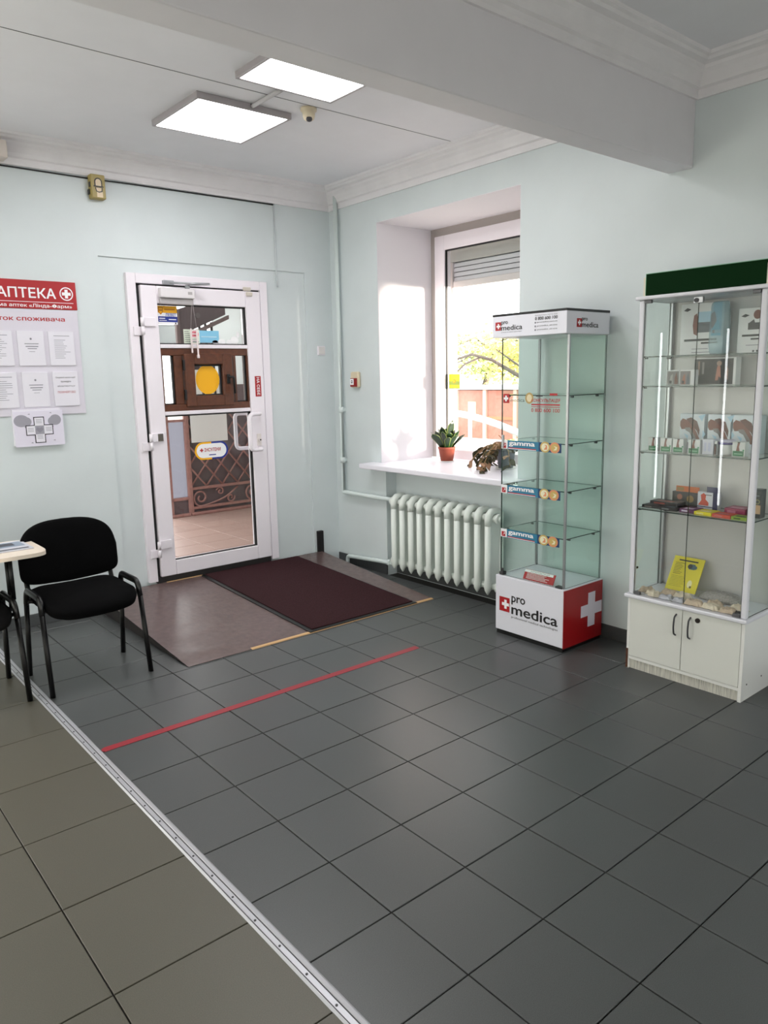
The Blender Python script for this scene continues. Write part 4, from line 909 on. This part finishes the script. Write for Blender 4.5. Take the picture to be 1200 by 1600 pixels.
bm = bm_new(); lathe(bm, [(.033, z + .05), (.034, z + .053), (.034, z + .058)], 2.16, -2.25, 24); obj('violet_band', bm, M('violet', (66, 50, 130), .4), j)
bm = bm_new(); lathe(bm, [(.034, z + .058), (.033, z + .068), (.028, z + .07)], 2.16, -2.25, 24); obj('lid', bm, M('lid_lilac', (196, 192, 214), .4), j)
carton('slim_box', 'slim dark photo box just left of the white jar', 'box', 2.135, -2.203, -2.215, z, z + .062, .03, PACK, [DKPH, SKIN2], [('r', (.0, .002, .011, .05), 0), ('r', (.003, .002, .006, .04), 1, 1)])
z = SHELF[3] + e
def flat(name, label, x0, x1, y0, y1, z0, z1, m, pm=None, group=None):
    t = thing(name, label, 'box', ((x0 + x1) / 2, (y0 + y1) / 2, z0), group)
    bm = bm_new(); bx(bm, x0, x1, y1, y0, z0, z1, .0012, 1); obj('pack', bm, m, t)
    if pm:
        prints('edge_print', (x0 - .0002, y0, z0), 'right', [pm], [('r', ((y0 - y1) * .15, (z1 - z0) * .3, (y0 - y1) * .55, (z1 - z0) * .7), 0)], t)
        prints('top_print', (x0, y1, z1 + .0002), 'up', [pm], [('r', ((x1 - x0) * .1, (y0 - y1) * .2, (x1 - x0) * .5, (y0 - y1) * .8), 0)], t)
    return t
DARKB = M('dark_flat_pack', (22, 18, 22), .35)
flat('flat_box', 'black flat box at the left front of the fourth shelf', 2.12, 2.22, -1.86, -1.955, z, z + .014, DARKB, GREYPH)
flat('flat_box', 'black flat box, second from the left at the front of the fourth shelf', 2.11, 2.21, -1.958, -2.05, z, z + .015, DARKB, M('grey_label', (120, 124, 128), .5))
flat('flat_box', 'black and red flat box lying on top of the two black flat boxes', 2.15, 2.23, -1.885, -2.03, z + .0156, z + .033, DARKB, M('dull_red_print', (140, 62, 54), .5))
carton('hook_box', 'dark carton with an orange hanging tab at the back of the fourth shelf', 'carton', 2.28, -1.93, -2.07, z, z + .070, .03, M('dark_brown_pack', (36, 26, 22), .4), [M('orange_tab', (198, 100, 34), .45), SKIN, M('mustard_print', (150, 116, 56), .5), DKPH], [('r', (.02, .072, .14, .1), 0), ('r', (.024, .076, .06, .094), 2, 1), ('c', (.04, .045, .014), 1), ('c', (.095, .038, .018), 2), ('r', (.06, .01, .13, .025), 3)])
tab = bpy.data.objects[-1] if False else None
carton('hook_box', 'white and navy carton with a red figure on the fourth shelf', 'carton', 2.255, -2.075, -2.175, z, z + .085, .035, M('white_carton', (212, 214, 222), .4), [M('navy_pack', (28, 26, 78), .4), M('red_figure', (196, 74, 50), .5), INK], [('r', (.045, .085, .1, .112), 0), ('r', (.076, .0, .1, .085), 0), ('p', [(.004, .02), (.02, .045), (.016, .07), (.03, .08), (.042, .07), (.04, .05), (.056, .035), (.056, .02)], 1), ('r', (.036, .07, .07, .073), 2), ('r', (.0, .012, .076, .016), 0)])
carton('hook_box', 'black carton with twin round windows at the far right of the fourth shelf', 'carton', 2.20, -2.345, -2.398, z, z + .13, .05, M('black_carton', (24, 22, 24), .4), [M('peach_print', (206, 160, 120), .5), M('olive_ring', (150, 140, 84), .5), GREYINK], [('r', (.0, .02, .053, .06), 0), ('ring', (.016, .075, .007, .011), 1), ('ring', (.038, .075, .007, .011), 1), ('r', (.01, .1, .045, .104), 2)])
flat('flat_box', 'white topped purple flat box at the front of the fourth shelf', 2.115, 2.20, -2.06, -2.135, z, z + .018, M('purple_pack', (90, 36, 84), .4), M('lilac_print', (206, 196, 214), .4))
flat('flat_box', 'bright yellow flat box at the front of the fourth shelf', 2.105, 2.19, -2.138, -2.222, z, z + .016, M('yellow_pack', (222, 208, 30), .4), M('pale_yellow_print', (236, 226, 150), .4))
flat('flat_box', 'coral red flat box at the front of the fourth shelf', 2.10, 2.17, -2.226, -2.312, z, z + .016, M('coral_pack', (206, 84, 62), .4), M('rose_pack', (196, 120, 120), .4))
flat('flat_box', 'lime green flat box at the right front of the fourth shelf', 2.10, 2.16, -2.315, -2.392, z, z + .015, M('lime_pack', (150, 180, 70), .4), M('dark_green_label', (60, 90, 40), .5))
flat('flat_box', 'magenta flat box lying behind the coral and lime boxes', 2.19, 2.28, -2.24, -2.335, z, z + .034, M('magenta_pack', (140, 40, 78), .4), M('pink_label', (196, 120, 146), .4))
# bottom: leaflet, wrapped packs, rolled mesh
zb = .3952
lf = thing('yellow_leaflet', 'yellow printed leaflet leaning on the back at the bottom of the cabinet', 'leaflet', (2.29, -2.02, zb))
bm = bm_new(); P0 = [(2.24, zb + .012), (2.244, zb + .012), (2.334, zb + .168), (2.33, zb + .168)]; prism(bm, P0, 1, -2.095, -1.935); obj('sheet', bm, M('leaflet_yellow', (214, 200, 36), .5), lf)
lfy = Vector((.5, 0, .866)).normalized()
prints('leaflet_print', (2.2398, -1.935, zb + .012), (Vector((0, -1, 0)), lfy), [M('leaflet_ink', (92, 84, 20), .6), M('leaflet_blue', (70, 96, 104), .5), M('leaflet_pale', (230, 224, 170), .5), INK], [('r', (.03, .158, .13, .165), 3)] + textlines(.015, .075, .085, .15, 8, 0, .5, .3) + textlines(.012, .1, .02, .08, 8, 0, .3, .15) + [('r', (.09, .12, .12, .148), 1), ('c', (.095, .135, .012), 3, 1), ('c', (.122, .132, .010), 1, 1), ('c', (.118, .045, .012, .02), 2), ('c', (.126, .03, .006), 0, 1)], lf, lift=.001)
bm = bm_new(); prism(bm, [(2.236, zb), (2.25, zb), (2.25, zb + .012), (2.236, zb + .012)], 1, -2.095, -1.935); obj('stand_foot', bm, M('foot_clear', (190, 190, 186), .3), lf)
BEIGE = M('beige_bandage', (206, 186, 162), .6, noise=.12, nscale=60, bump=.8, bscale=50); FILM = M('cream_bandage', (218, 206, 184), .35, noise=.1, nscale=60, bump=.8, bscale=40); GREYB = M('grey_wrapper', (186, 186, 194), .25, bump=.6, bscale=60)
def packet(x, y, w_, d_, h_, rot, m, label, z0=zb):
    t = thing('bandage_pack', label, 'pack', (x, y, z0), 'wrapped bandages at the cabinet bottom')
    ph = random.random() * 6; ca, sa = math.cos(rot), math.sin(rot)
    def df(u, v, h):
        n1 = math.sin(u * 170 + ph) * math.sin(v * 130 + ph * 2) + .7 * math.sin(v * 310 + u * 240 + ph * 3)
        hh = h_ * .5 + h + (.0045 * n1 if h > 0 else .002 * n1)
        e_ = 1 + .10 * math.sin(7 * math.atan2(v, u) + ph) + .06 * math.sin(13 * math.atan2(v, u) + ph * 2)
        u, v = u * e_, v * e_
        return (x + u * ca - v * sa, y + u * sa + v * ca, z0 + max(0, hh))
    bm = bm_new(); pad(bm, superell(d_ / 2, w_ / 2, 5, 44), [(.0001, h_ * .42), (.2, h_ * .44), (.4, h_ * .42), (.55, h_ * .4), (.68, h_ * .34), (.8, h_ * .16), (.9, -h_ * .2), (1.08, -h_ * .38), (1.06, -h_ * .46), (.8, -h_ * .5), (.0001, -h_ * .5)], df); obj('wrapper', bm, m, t)
    return t
pk = [(2.16, -1.885, .07, .055, .022, .3, BEIGE, 'crumpled beige bandage pack furthest left at the cabinet bottom'), (2.12, -1.945, .07, .05, .024, -.4, FILM, 'cream bandage pack, second from the left at the cabinet bottom'),
      (2.19, -1.985, .075, .055, .022, .2, BEIGE, 'beige bandage pack right before the yellow leaflet'), (2.115, -2.015, .07, .045, .018, .1, GREYB, 'grey wrapped bandage pack left of the glass door joint'), (2.185, -2.065, .075, .06, .024, -.3, FILM, 'cream bandage pack before the leaflet corner'),
      (2.108, -2.085, .06, .04, .02, .2, GREYB, 'grey wrapped bandage pack at the glass door joint'), (2.115, -2.16, .085, .05, .026, .15, BEIGE, 'large beige bandage pack just right of the door joint'), (2.115, -2.245, .08, .05, .024, -.1, FILM, 'cream bandage pack in the middle of the right door'),
      (2.18, -2.225, .07, .05, .022, .4, BEIGE, 'beige bandage pack behind the front row on the right'), (2.118, -2.325, .075, .05, .022, .2, BEIGE, 'beige bandage pack near the right post'), (2.18, -2.34, .08, .05, .024, -.3, FILM, 'cream bandage pack behind the rightmost front pack'), (2.10, -2.375, .04, .035, .018, 0, M('dark_pack', (52, 48, 46), .4), 'small dark pack in the right front corner')]
for a in pk: packet(*a)
rl = thing('mesh_roll', 'grey rolled elastic mesh pack at the right back of the cabinet bottom', 'pack', (2.28, -2.22, zb))
bm = bm_new(); pad(bm, superell(.05, .105, 3, 36), [(.0001, .020), (.3, .022), (.55, .019), (.8, .010), (.95, -.004), (1.05, -.018), (.9, -.02), (.0001, -.02)], lambda u, v, h: (2.27 + u, -2.215 + v, zb + .02 + h + (.003 * math.sin(v * 140 + u * 90) + .002 * math.sin(v * 60 - u * 200) if h > 0 else 0))); obj('roll', bm, M('grey_mesh', (150, 147, 142), .4, noise=.25, nscale=120, bump=.8, bscale=120), rl)

# ------------------------------------------------------------------ plants on the sill
def leaf_blade(bm, base, direc, L, W, curl, m_edge=1, n=7, fold=.25, twist=0, blunt=.55):
    """lance-shaped leaf with folded cross section, margins in a second material"""
    base = Vector(base); d = Vector(direc).normalized(); side = d.cross(Vector((0, 0, 1)))
    side = side.normalized() if side.length > .05 else Vector((1, 0, 0))
    side = (Matrix.Rotation(twist, 3, d) @ side); up = side.cross(d).normalized(); rows = []; p = base.copy(); dd = d.copy()
    for i in range(n + 1):
        t = i / n; wd = W * (.55 + .75 * t) * (1 if t < blunt else max(.02, 1 - ((t - blunt) / (1 - blunt)) ** 2.0))
        f = fold * wd
        rows.append([bm.verts.new(p + side * wd * k + up * abs(k) * f) for k in (-1, -.82, 0, .82, 1)])
        dd = (dd - Vector((0, 0, 1)) * curl / n + Vector((d.x, d.y, 0)) * abs(curl) * .3 / n).normalized(); p = p + dd * L / n
    for i in range(n):
        for k in range(4):
            f_ = bm.faces.new((rows[i][k], rows[i][k + 1], rows[i + 1][k + 1], rows[i + 1][k])); f_.smooth = True; f_.material_index = m_edge if k in (0, 3) else 0
def solid(o, t=.0012):
    m = o.modifiers.new('thickness', 'SOLIDIFY'); m.thickness = t; return o
ZS = .857
p1 = thing('potted_plant', 'dark green snake plant in a terracotta pot on the window sill', 'plant', (2.74, .135, ZS))
cx, cy = 2.74, .135
bm = bm_new(); lathe(bm, [(.030, ZS + .004), (.052, ZS + .002), (.056, ZS + .010), (.05, ZS + .008), (.03, ZS + .006)], cx, cy); obj('saucer', bm, WHITE, p1)
bm = bm_new(); lathe(bm, [(.046, ZS + .008), (.062, ZS + .098), (.066, ZS + .1), (.066, ZS + .112), (.061, ZS + .113), (.058, ZS + .098)], cx, cy); obj('pot', bm, TERRA, p1)
bm = bm_new(); lathe(bm, [(.03, ZS + .094), (.059, ZS + .096), (.05, ZS + .1), (.01, ZS + .104)], cx, cy); obj('soil', bm, M('soil', (40, 30, 24), .95), p1)
rnd = random.Random(3)
for i in range(22):
    a = i * 2.399; r_ = .008 + .034 * (i / 22) ** .7; tilt = .12 + .72 * (i / 22)
    L = .165 - .03 * (i / 19) + rnd.uniform(-.02, .02)
    if i == 2: L = .215
    bm = bm_new(); leaf_blade(bm, (cx + r_ * math.cos(a), cy + r_ * math.sin(a), ZS + .1), (math.cos(a) * tilt, math.sin(a) * tilt, 1), L, .027 + rnd.uniform(-.003, .004), .1 + .3 * i / 22, fold=.2, twist=rnd.uniform(-.5, .5), blunt=.68)
    solid(obj('leaf', bm, [LEAFD, LEAFE], p1))
p2 = thing('potted_plant', 'wilted brown plant drooping over a grey pot on the window sill', 'plant', (2.70, -.47, ZS))
cx, cy = 2.70, -.475
bm = bm_new(); lathe(bm, [(.040, ZS + .003), (.068, ZS + .002), (.074, ZS + .010), (.066, ZS + .009), (.04, ZS + .006)], cx, cy); obj('saucer', bm, WHITE, p2)
bm = bm_new(); lathe(bm, [(.05, ZS + .008), (.064, ZS + .125), (.069, ZS + .127), (.069, ZS + .14), (.064, ZS + .141), (.06, ZS + .125)], cx, cy); obj('pot', bm, M('grey_pot', (96, 100, 108), .5), p2)
bm = bm_new(); lathe(bm, [(.03, ZS + .122), (.061, ZS + .124), (.05, ZS + .128), (.01, ZS + .13)], cx, cy); obj('soil', bm, M('soil', (40, 30, 24)), p2)
rnd = random.Random(11)
bm = bm_new(); ends = []
for i in range(22):
    a = rnd.uniform(.25 * PI, 1.05 * PI) if i > 4 else rnd.uniform(0, 2 * PI)      # most of it hangs to the left, away from the pot
    reach = rnd.uniform(.10, .27); top = rnd.uniform(.06, .13); drop = rnd.uniform(.03, .20)
    b0 = Vector((cx + .03 * math.cos(a), cy + .03 * math.sin(a), ZS + .128)); dv = Vector((math.cos(a), math.sin(a), 0))
    e_ = b0 + dv * reach + Vector((0, 0, -drop)); e_.z = max(e_.z, ZS + .012)
    mid = b0 + dv * reach * .45 + Vector((0, 0, top))
    pts = [b0 * (1 - t) ** 2 + mid * 2 * t * (1 - t) + e_ * t * t for t in [k / 8 for k in range(9)]]
    tube(bm, pts, [.004] * 5 + [.003] * 4, 5); ends.append(pts)
tube(bm, [(cx + .02, cy + .02, ZS + .13), (cx - .0, cy + .02, ZS + .19), (cx - .02, cy + .05, ZS + .23)], .0025, 5)
obj('stem', bm, M('dry_stem', (140, 112, 72), .8), p2)
for i, pts in enumerate(ends):
    for t in (3, 5, 6, 7, 8):
        p = pts[t]; a = rnd.uniform(0, 2 * PI); dz = rnd.uniform(-1.2, .2)
        bm = bm_new(); leaf_blade(bm, p, (math.cos(a), math.sin(a), dz), rnd.uniform(.04, .075), rnd.uniform(.014, .024), rnd.uniform(.4, 1.2), m_edge=0, n=4, fold=.5, twist=rnd.uniform(-1, 1))
        for v in bm.verts: v.co.z = max(v.co.z, ZS + .003)
        solid(obj('leaf', bm, [LEAFB if (i + t) % 4 == 0 else LEAFW], p2))

# ------------------------------------------------------------------ outside: porch seen through the door
PZ = .10
pf = box('porch_floor', -.6, 4.2, YB + .42, 3.6, PZ - .3, PZ - .006, GROUT, kind='structure')
for i in range(10):
    for j in range(7):
        x0, y0 = .2 + .36 * i, YB + .42 + .30 * j
        key = 'ptile'
        if key not in tile_cache:
            bm = bm_new(); bx(bm, -.177, .177, -.147, .147, -.008, 0, .0015, 1); me = bpy.data.meshes.new('tile'); bm.to_mesh(me); bm.free(); me.materials.append(PTILE); tile_cache[key] = me
        o = bpy.data.objects.new('tile', tile_cache[key]); COL.objects.link(o); o.parent = pf; o.location = (x0 + .18, y0 + .15, PZ)
box('porch_shade_roof', .4, 3.4, YB + .42, 3.7, 2.36, 2.38, glass('shade_roof_sheet', (.45, .44, .43), .4, haze=.92), kind='structure')  # unseen roof added to shade the porch, translucent to soften the light
bm = bm_new(); bx(bm, 3.32, 3.42, YB + .30, 3.7, PZ - .3, 2.36); bx(bm, 2.985, 3.32, YB + .30, YB + .43, PZ - .3, 2.36); obj('sun_block_wall', bm, M('sun_block_paint', (206, 200, 196), .7), kind='structure')  # unseen wall added to keep direct sun off the gate
def gate():
    g = thing('iron_gate', 'brown wrought iron lattice gate backed by a grey sheet seen through the door glass', 'gate', (2.6, 3.4, PZ)); y = 3.4
    x0, x1 = 2.215, 3.29
    box('backing_sheet', x0, x1, y + .03, y + .036, PZ + .025, 1.95, SHEET, g)
    bm = bm_new()
    for xx in (x0, x1): bx(bm, xx - .018, xx + .018, y - .02, y + .02, PZ + .01, 2.0, .003, 1)
    bx(bm, 2.197, 3.31, y - .04, y + .05, PZ, PZ + .03, .006, 1)
    for zz in (PZ + .075, PZ + .28, 1.17, 1.95): bx(bm, x0, x1, y - .016, y + .016, zz - .014, zz + .014, .003, 1)
    obj('gate_frame', bm, IRON, g)
    s = .098
    for dirn in (1, -1):
        for k in range(-12, 26):
            # diagonal bar clipped to the lattice field
            z0, z1 = PZ + .29, 1.16; c = x0 + k * .185
            pts = []
            for t in [i / 60 for i in range(61)]:
                zz = z0 + (z1 - z0) * t; xx = c + dirn * (zz - z0) * .82
                if x0 <= xx <= x1: pts.append((xx, zz))
            if len(pts) > 2:
                bm = bm_new(); a, b = pts[0], pts[-1]; tube(bm, [(a[0], y + .006 * dirn, a[1]), (b[0], y + .006 * dirn, b[1])], .0095, 6); obj('lattice_bar', bm, IRON, g)
    def scroll(cx, cz, r, turns, a0, sgn):
        out = []
        for i in range(31):
            t = i / 30; a = a0 + sgn * turns * 2 * PI * t; out.append((cx + r * (1 - .75 * t) * math.cos(a), y, cz + r * (1 - .75 * t) * math.sin(a)))
        return out
    zc = PZ + .175
    for i in range(2):
        ox = x0 + .62 * i
        bm = bm_new(); tube(bm, bend([(ox + .55, y, zc + .075), (ox + .40, y, zc - .03), (ox + .22, y, zc - .075)], .1, 8) + scroll(ox + .11, zc, .09, 1.4, -PI * .5, -1), .010, 6); obj('scroll', bm, IRON, g)
        bm = bm_new(); tube(bm, scroll(ox + .34, zc + .045, .045, 1.2, PI * .9, -1)[::-1], .009, 6); obj('scroll', bm, IRON, g)
        bm = bm_new(); tube(bm, scroll(ox + .46, zc - .035, .05, 1.2, PI * .1, -1)[::-1], .009, 6); obj('scroll', bm, IRON, g)
    box('white_sheet', 2.25, 2.665, y - .03, y - .024, .86, 1.6, M('white_sheet', (250, 252, 250), .5), g)
    return g
gate()
def screen():
    g = thing('porch_screen', 'narrow frosted side screen in a dark iron frame left of the lattice gate', 'screen', (2.1, 3.4, PZ)); y = 3.4
    box('frosted_sheet', 2.0, 2.185, y + .012, y + .02, .30, 1.09, SCREENG, g)
    bm = bm_new(); bx(bm, 1.985, 2.015, y - .015, y + .015, PZ, 1.24, .003, 1); bx(bm, 2.185, 2.20, y - .015, y + .015, PZ, 2.2, .003, 1); bx(bm, 2.0, 2.19, y - .015, y + .015, 1.08, 1.105, .002, 1); bx(bm, 2.0, 2.19, y - .015, y + .015, .27, .30, .002, 1); obj('screen_frame', bm, IRON, g)
    box('lower_sheet', 2.0, 2.185, y + .012, y + .02, PZ, .27, SHEET, g)
    bm = bm_new(); bx(bm, 1.90, 2.19, y - .04, y + .05, PZ, PZ + .03, .006, 1); obj('base_rail', bm, IRON, g)
screen()
bk_ = thing('porch_canopy', 'dark brown porch canopy plate with a round bolt seen through the upper door glass', 'canopy', (2.0, 2.6, 2.0))
bm = bm_new(); prism(bm, [(1.815, 1.70), (1.86, 1.70), (1.87, 1.86), (1.90, 1.92), (2.30, 2.09), (2.30, 2.16), (2.30, 2.362), (2.0, 2.362), (1.95, 2.16), (1.815, 2.115)], 1, 2.6, 2.64); obj('plate', bm, M('canopy_plate', (108, 92, 94), .6), bk_)
bm = bm_new(); prism(bm, [(1.90, 1.905), (2.32, 2.085), (2.32, 2.05), (1.90, 1.87)], 1, 2.57, 2.6); obj('canopy_beam', bm, M('canopy_beam', (128, 108, 106), .6), bk_)
bm = bm_new(); disc(bm, (2.012, 2.588, 2.072), .022, 1, 18, .03); obj('bolt', bm, M('bolt_grey', (120, 110, 110), .4), bk_)
bm = bm_new(); bx(bm, 1.80, 1.835, 2.58, 2.64, 1.34, 2.12, .004, 1); obj('post', bm, M('canopy_beam', (128, 108, 106)), bk_)
bm = bm_new()
for xx in (2.03, 2.09, 2.15): bx(bm, xx, xx + .018, 2.61, 2.63, 1.30, 2.02)
bx(bm, 1.83, 2.3, 2.605, 2.635, 1.30, 1.33); obj('railing_bar', bm, IRONBK, bk_)
box('awning_panel', 2.197, 2.50, 2.66, 2.68, 1.45, 2.362, FROST, None, kind=None, label='pale frosted panel behind the right part of the upper door glass', cat='panel')
# ------------------------------------------------------------------ outside: street seen through the window
box('street', -40, 60, -40, 60, -.75, -.65, ASPH, kind='structure')
def fence():
    g = thing('red_kiosk', 'red brown street facade with pale posts seen low through the window', 'building', (12.3, 7.6, -.65))
    # long low facade at x=12, facing the room
    for i in range(9):
        y = 3.6 + .92 * i
        p = box('facade_panel', 12.0, 12.06, y + .05, y + .85, -.3, 1.12, BRICK, g)
        if i % 2: box('panel_sheet', 11.98, 12.0, y + .3, y + .55, .55, .85, M('sheet_cream', (236, 216, 200), .6), p)
        else: box('panel_rail', 11.98, 12.0, y + .05, y + .85, .45, .52, M('rail_orange', (214, 150, 110), .6), p)
        box('post', 11.95, 12.08, y - .05, y + .05, -.65, 1.2, M('post_pale', (240, 214, 196), .6), g)
    box('top_beam', 11.9, 12.4, 3.5, 12, 1.14, 1.24, M('roof_white', (240, 240, 240), .6), g)
    box('base_wall', 11.95, 12.1, 3.5, 12, -.65, -.28, M('base_white', (226, 220, 216), .7), g)
    bm = bm_new(); bx(bm, 12.2, 12.8, 3.5, 12, -.65, 1.2); obj('rear_block', bm, M('rear_white', (238, 234, 230), .7), g)
fence()
hr = thing('handrail', 'white curved handrail pipe outside the window', 'handrail', (8, 4.5, -.65))
bm = bm_new(); tube(bm, bend([(8, 6.2, .86), (8, 5.2, .86), (8, 4.4, .73), (8, 3.2, .38)], .6, 8), .055, 10); obj('rail', bm, M('handrail_white', (240, 236, 240), .5), hr)
for y, zt in ((6.0, .86), (4.9, .8), (3.5, .5)):
    bm = bm_new(); tube(bm, [(8, y, -.65), (8, y, zt)], .03, 8); obj('post', bm, M('handrail_white', (240, 236, 240)), hr)
box('ramp_wall', 8.2, 8.4, 2.6, 6.6, -.65, .40, M('ramp_white', (240, 236, 236), .7), None, None, label='white low ramp wall behind the curved handrail', cat='wall')
def tree(x, y, h, lean, n, spread, label, m, seed, branch=True):
    r = random.Random(seed); t = thing('street_tree', label, 'tree', (x, y, -.65))
    bm = bm_new(); tips = []
    top = Vector((x + lean[0], y + lean[1], h))
    tube(bm, bend([(x, y, -.65), (x + lean[0] * .3, y + lean[1] * .3, h * .5), tuple(top)], .5), [.16] + [.11] * 6 + [.06], 8) if False else tube(bm, [(x, y, -.65), (x + lean[0] * .2, y + lean[1] * .2, h * .35), (x + lean[0] * .6, y + lean[1] * .6, h * .7), tuple(top)], [.15, .12, .09, .05], 8)
    for i in range(9):
        a = r.uniform(0, 2 * PI); z0 = h * r.uniform(.6, .95); b0 = Vector((x + lean[0] * z0 / h * .7, y + lean[1] * z0 / h * .7, z0))
        e1 = b0 + Vector((math.cos(a) * spread * .8, math.sin(a) * spread * .8, r.uniform(-.2, .35))); mid = (b0 + e1) / 2 + Vector((0, 0, .3))
        tube(bm, [b0, mid, e1], [.045, .03, .012], 6); tips += [mid, e1, (mid + e1) / 2]
    obj('trunk', bm, BARK, t)
    bm = bm_new()
    for i in range(n):
        c = r.choice(tips) + Vector((r.gauss(0, .4), r.gauss(0, .4), r.gauss(0, .2))); s = r.uniform(.06, .12)
        u = Vector((r.gauss(0, 1), r.gauss(0, 1), r.gauss(0, 1))).normalized(); v = u.orthogonal().normalized()
        bm.faces.new([bm.verts.new(c + u * s), bm.verts.new(c + v * s * .5), bm.verts.new(c - u * s), bm.verts.new(c - v * s * .5)])
    o = obj('foliage', bm, m, t); o['kind'] = 'stuff'
tree(15.4, 9.4, 2.25, (-.2, .2), 2600, 1.6, 'yellow autumn tree behind the street facade, nearest the window edge', FOLI, 5)
tree(18.0, 13.9, 2.5, (.4, -.3), 2600, 2.0, 'pale green tree further left behind the street facade', FOLI2, 9)
tree(25.5, 13.6, 2.5, (.2, .3), 2600, 1.8, 'thin yellow tree between the two other street trees', FOLI, 15)
# long bare limb crossing the view
limb = thing('bare_limb', 'long bare grey tree limb arching across the window view', 'branch', (11, 6.0, 1.6))
bm = bm_new(); tube(bm, [(11, 8.3, 1.80), (11, 7.7, 1.92), (11, 7.1, 1.78), (11, 6.5, 1.5), (11, 5.9, 1.25), (11.2, 5.2, .6), (11.3, 4.9, -.65)], [.02, .03, .035, .045, .05, .08, .1], 8); tube(bm, [(11, 7.4, 1.86), (11, 7.9, 1.72), (11, 8.3, 1.45)], [.025, .02, .012], 6); tube(bm, [(11, 7.0, 2.0), (11, 6.5, 1.72), (11, 6.0, 1.45)], [.01, .02, .025], 6)
obj('limb', bm, BARK, limb)
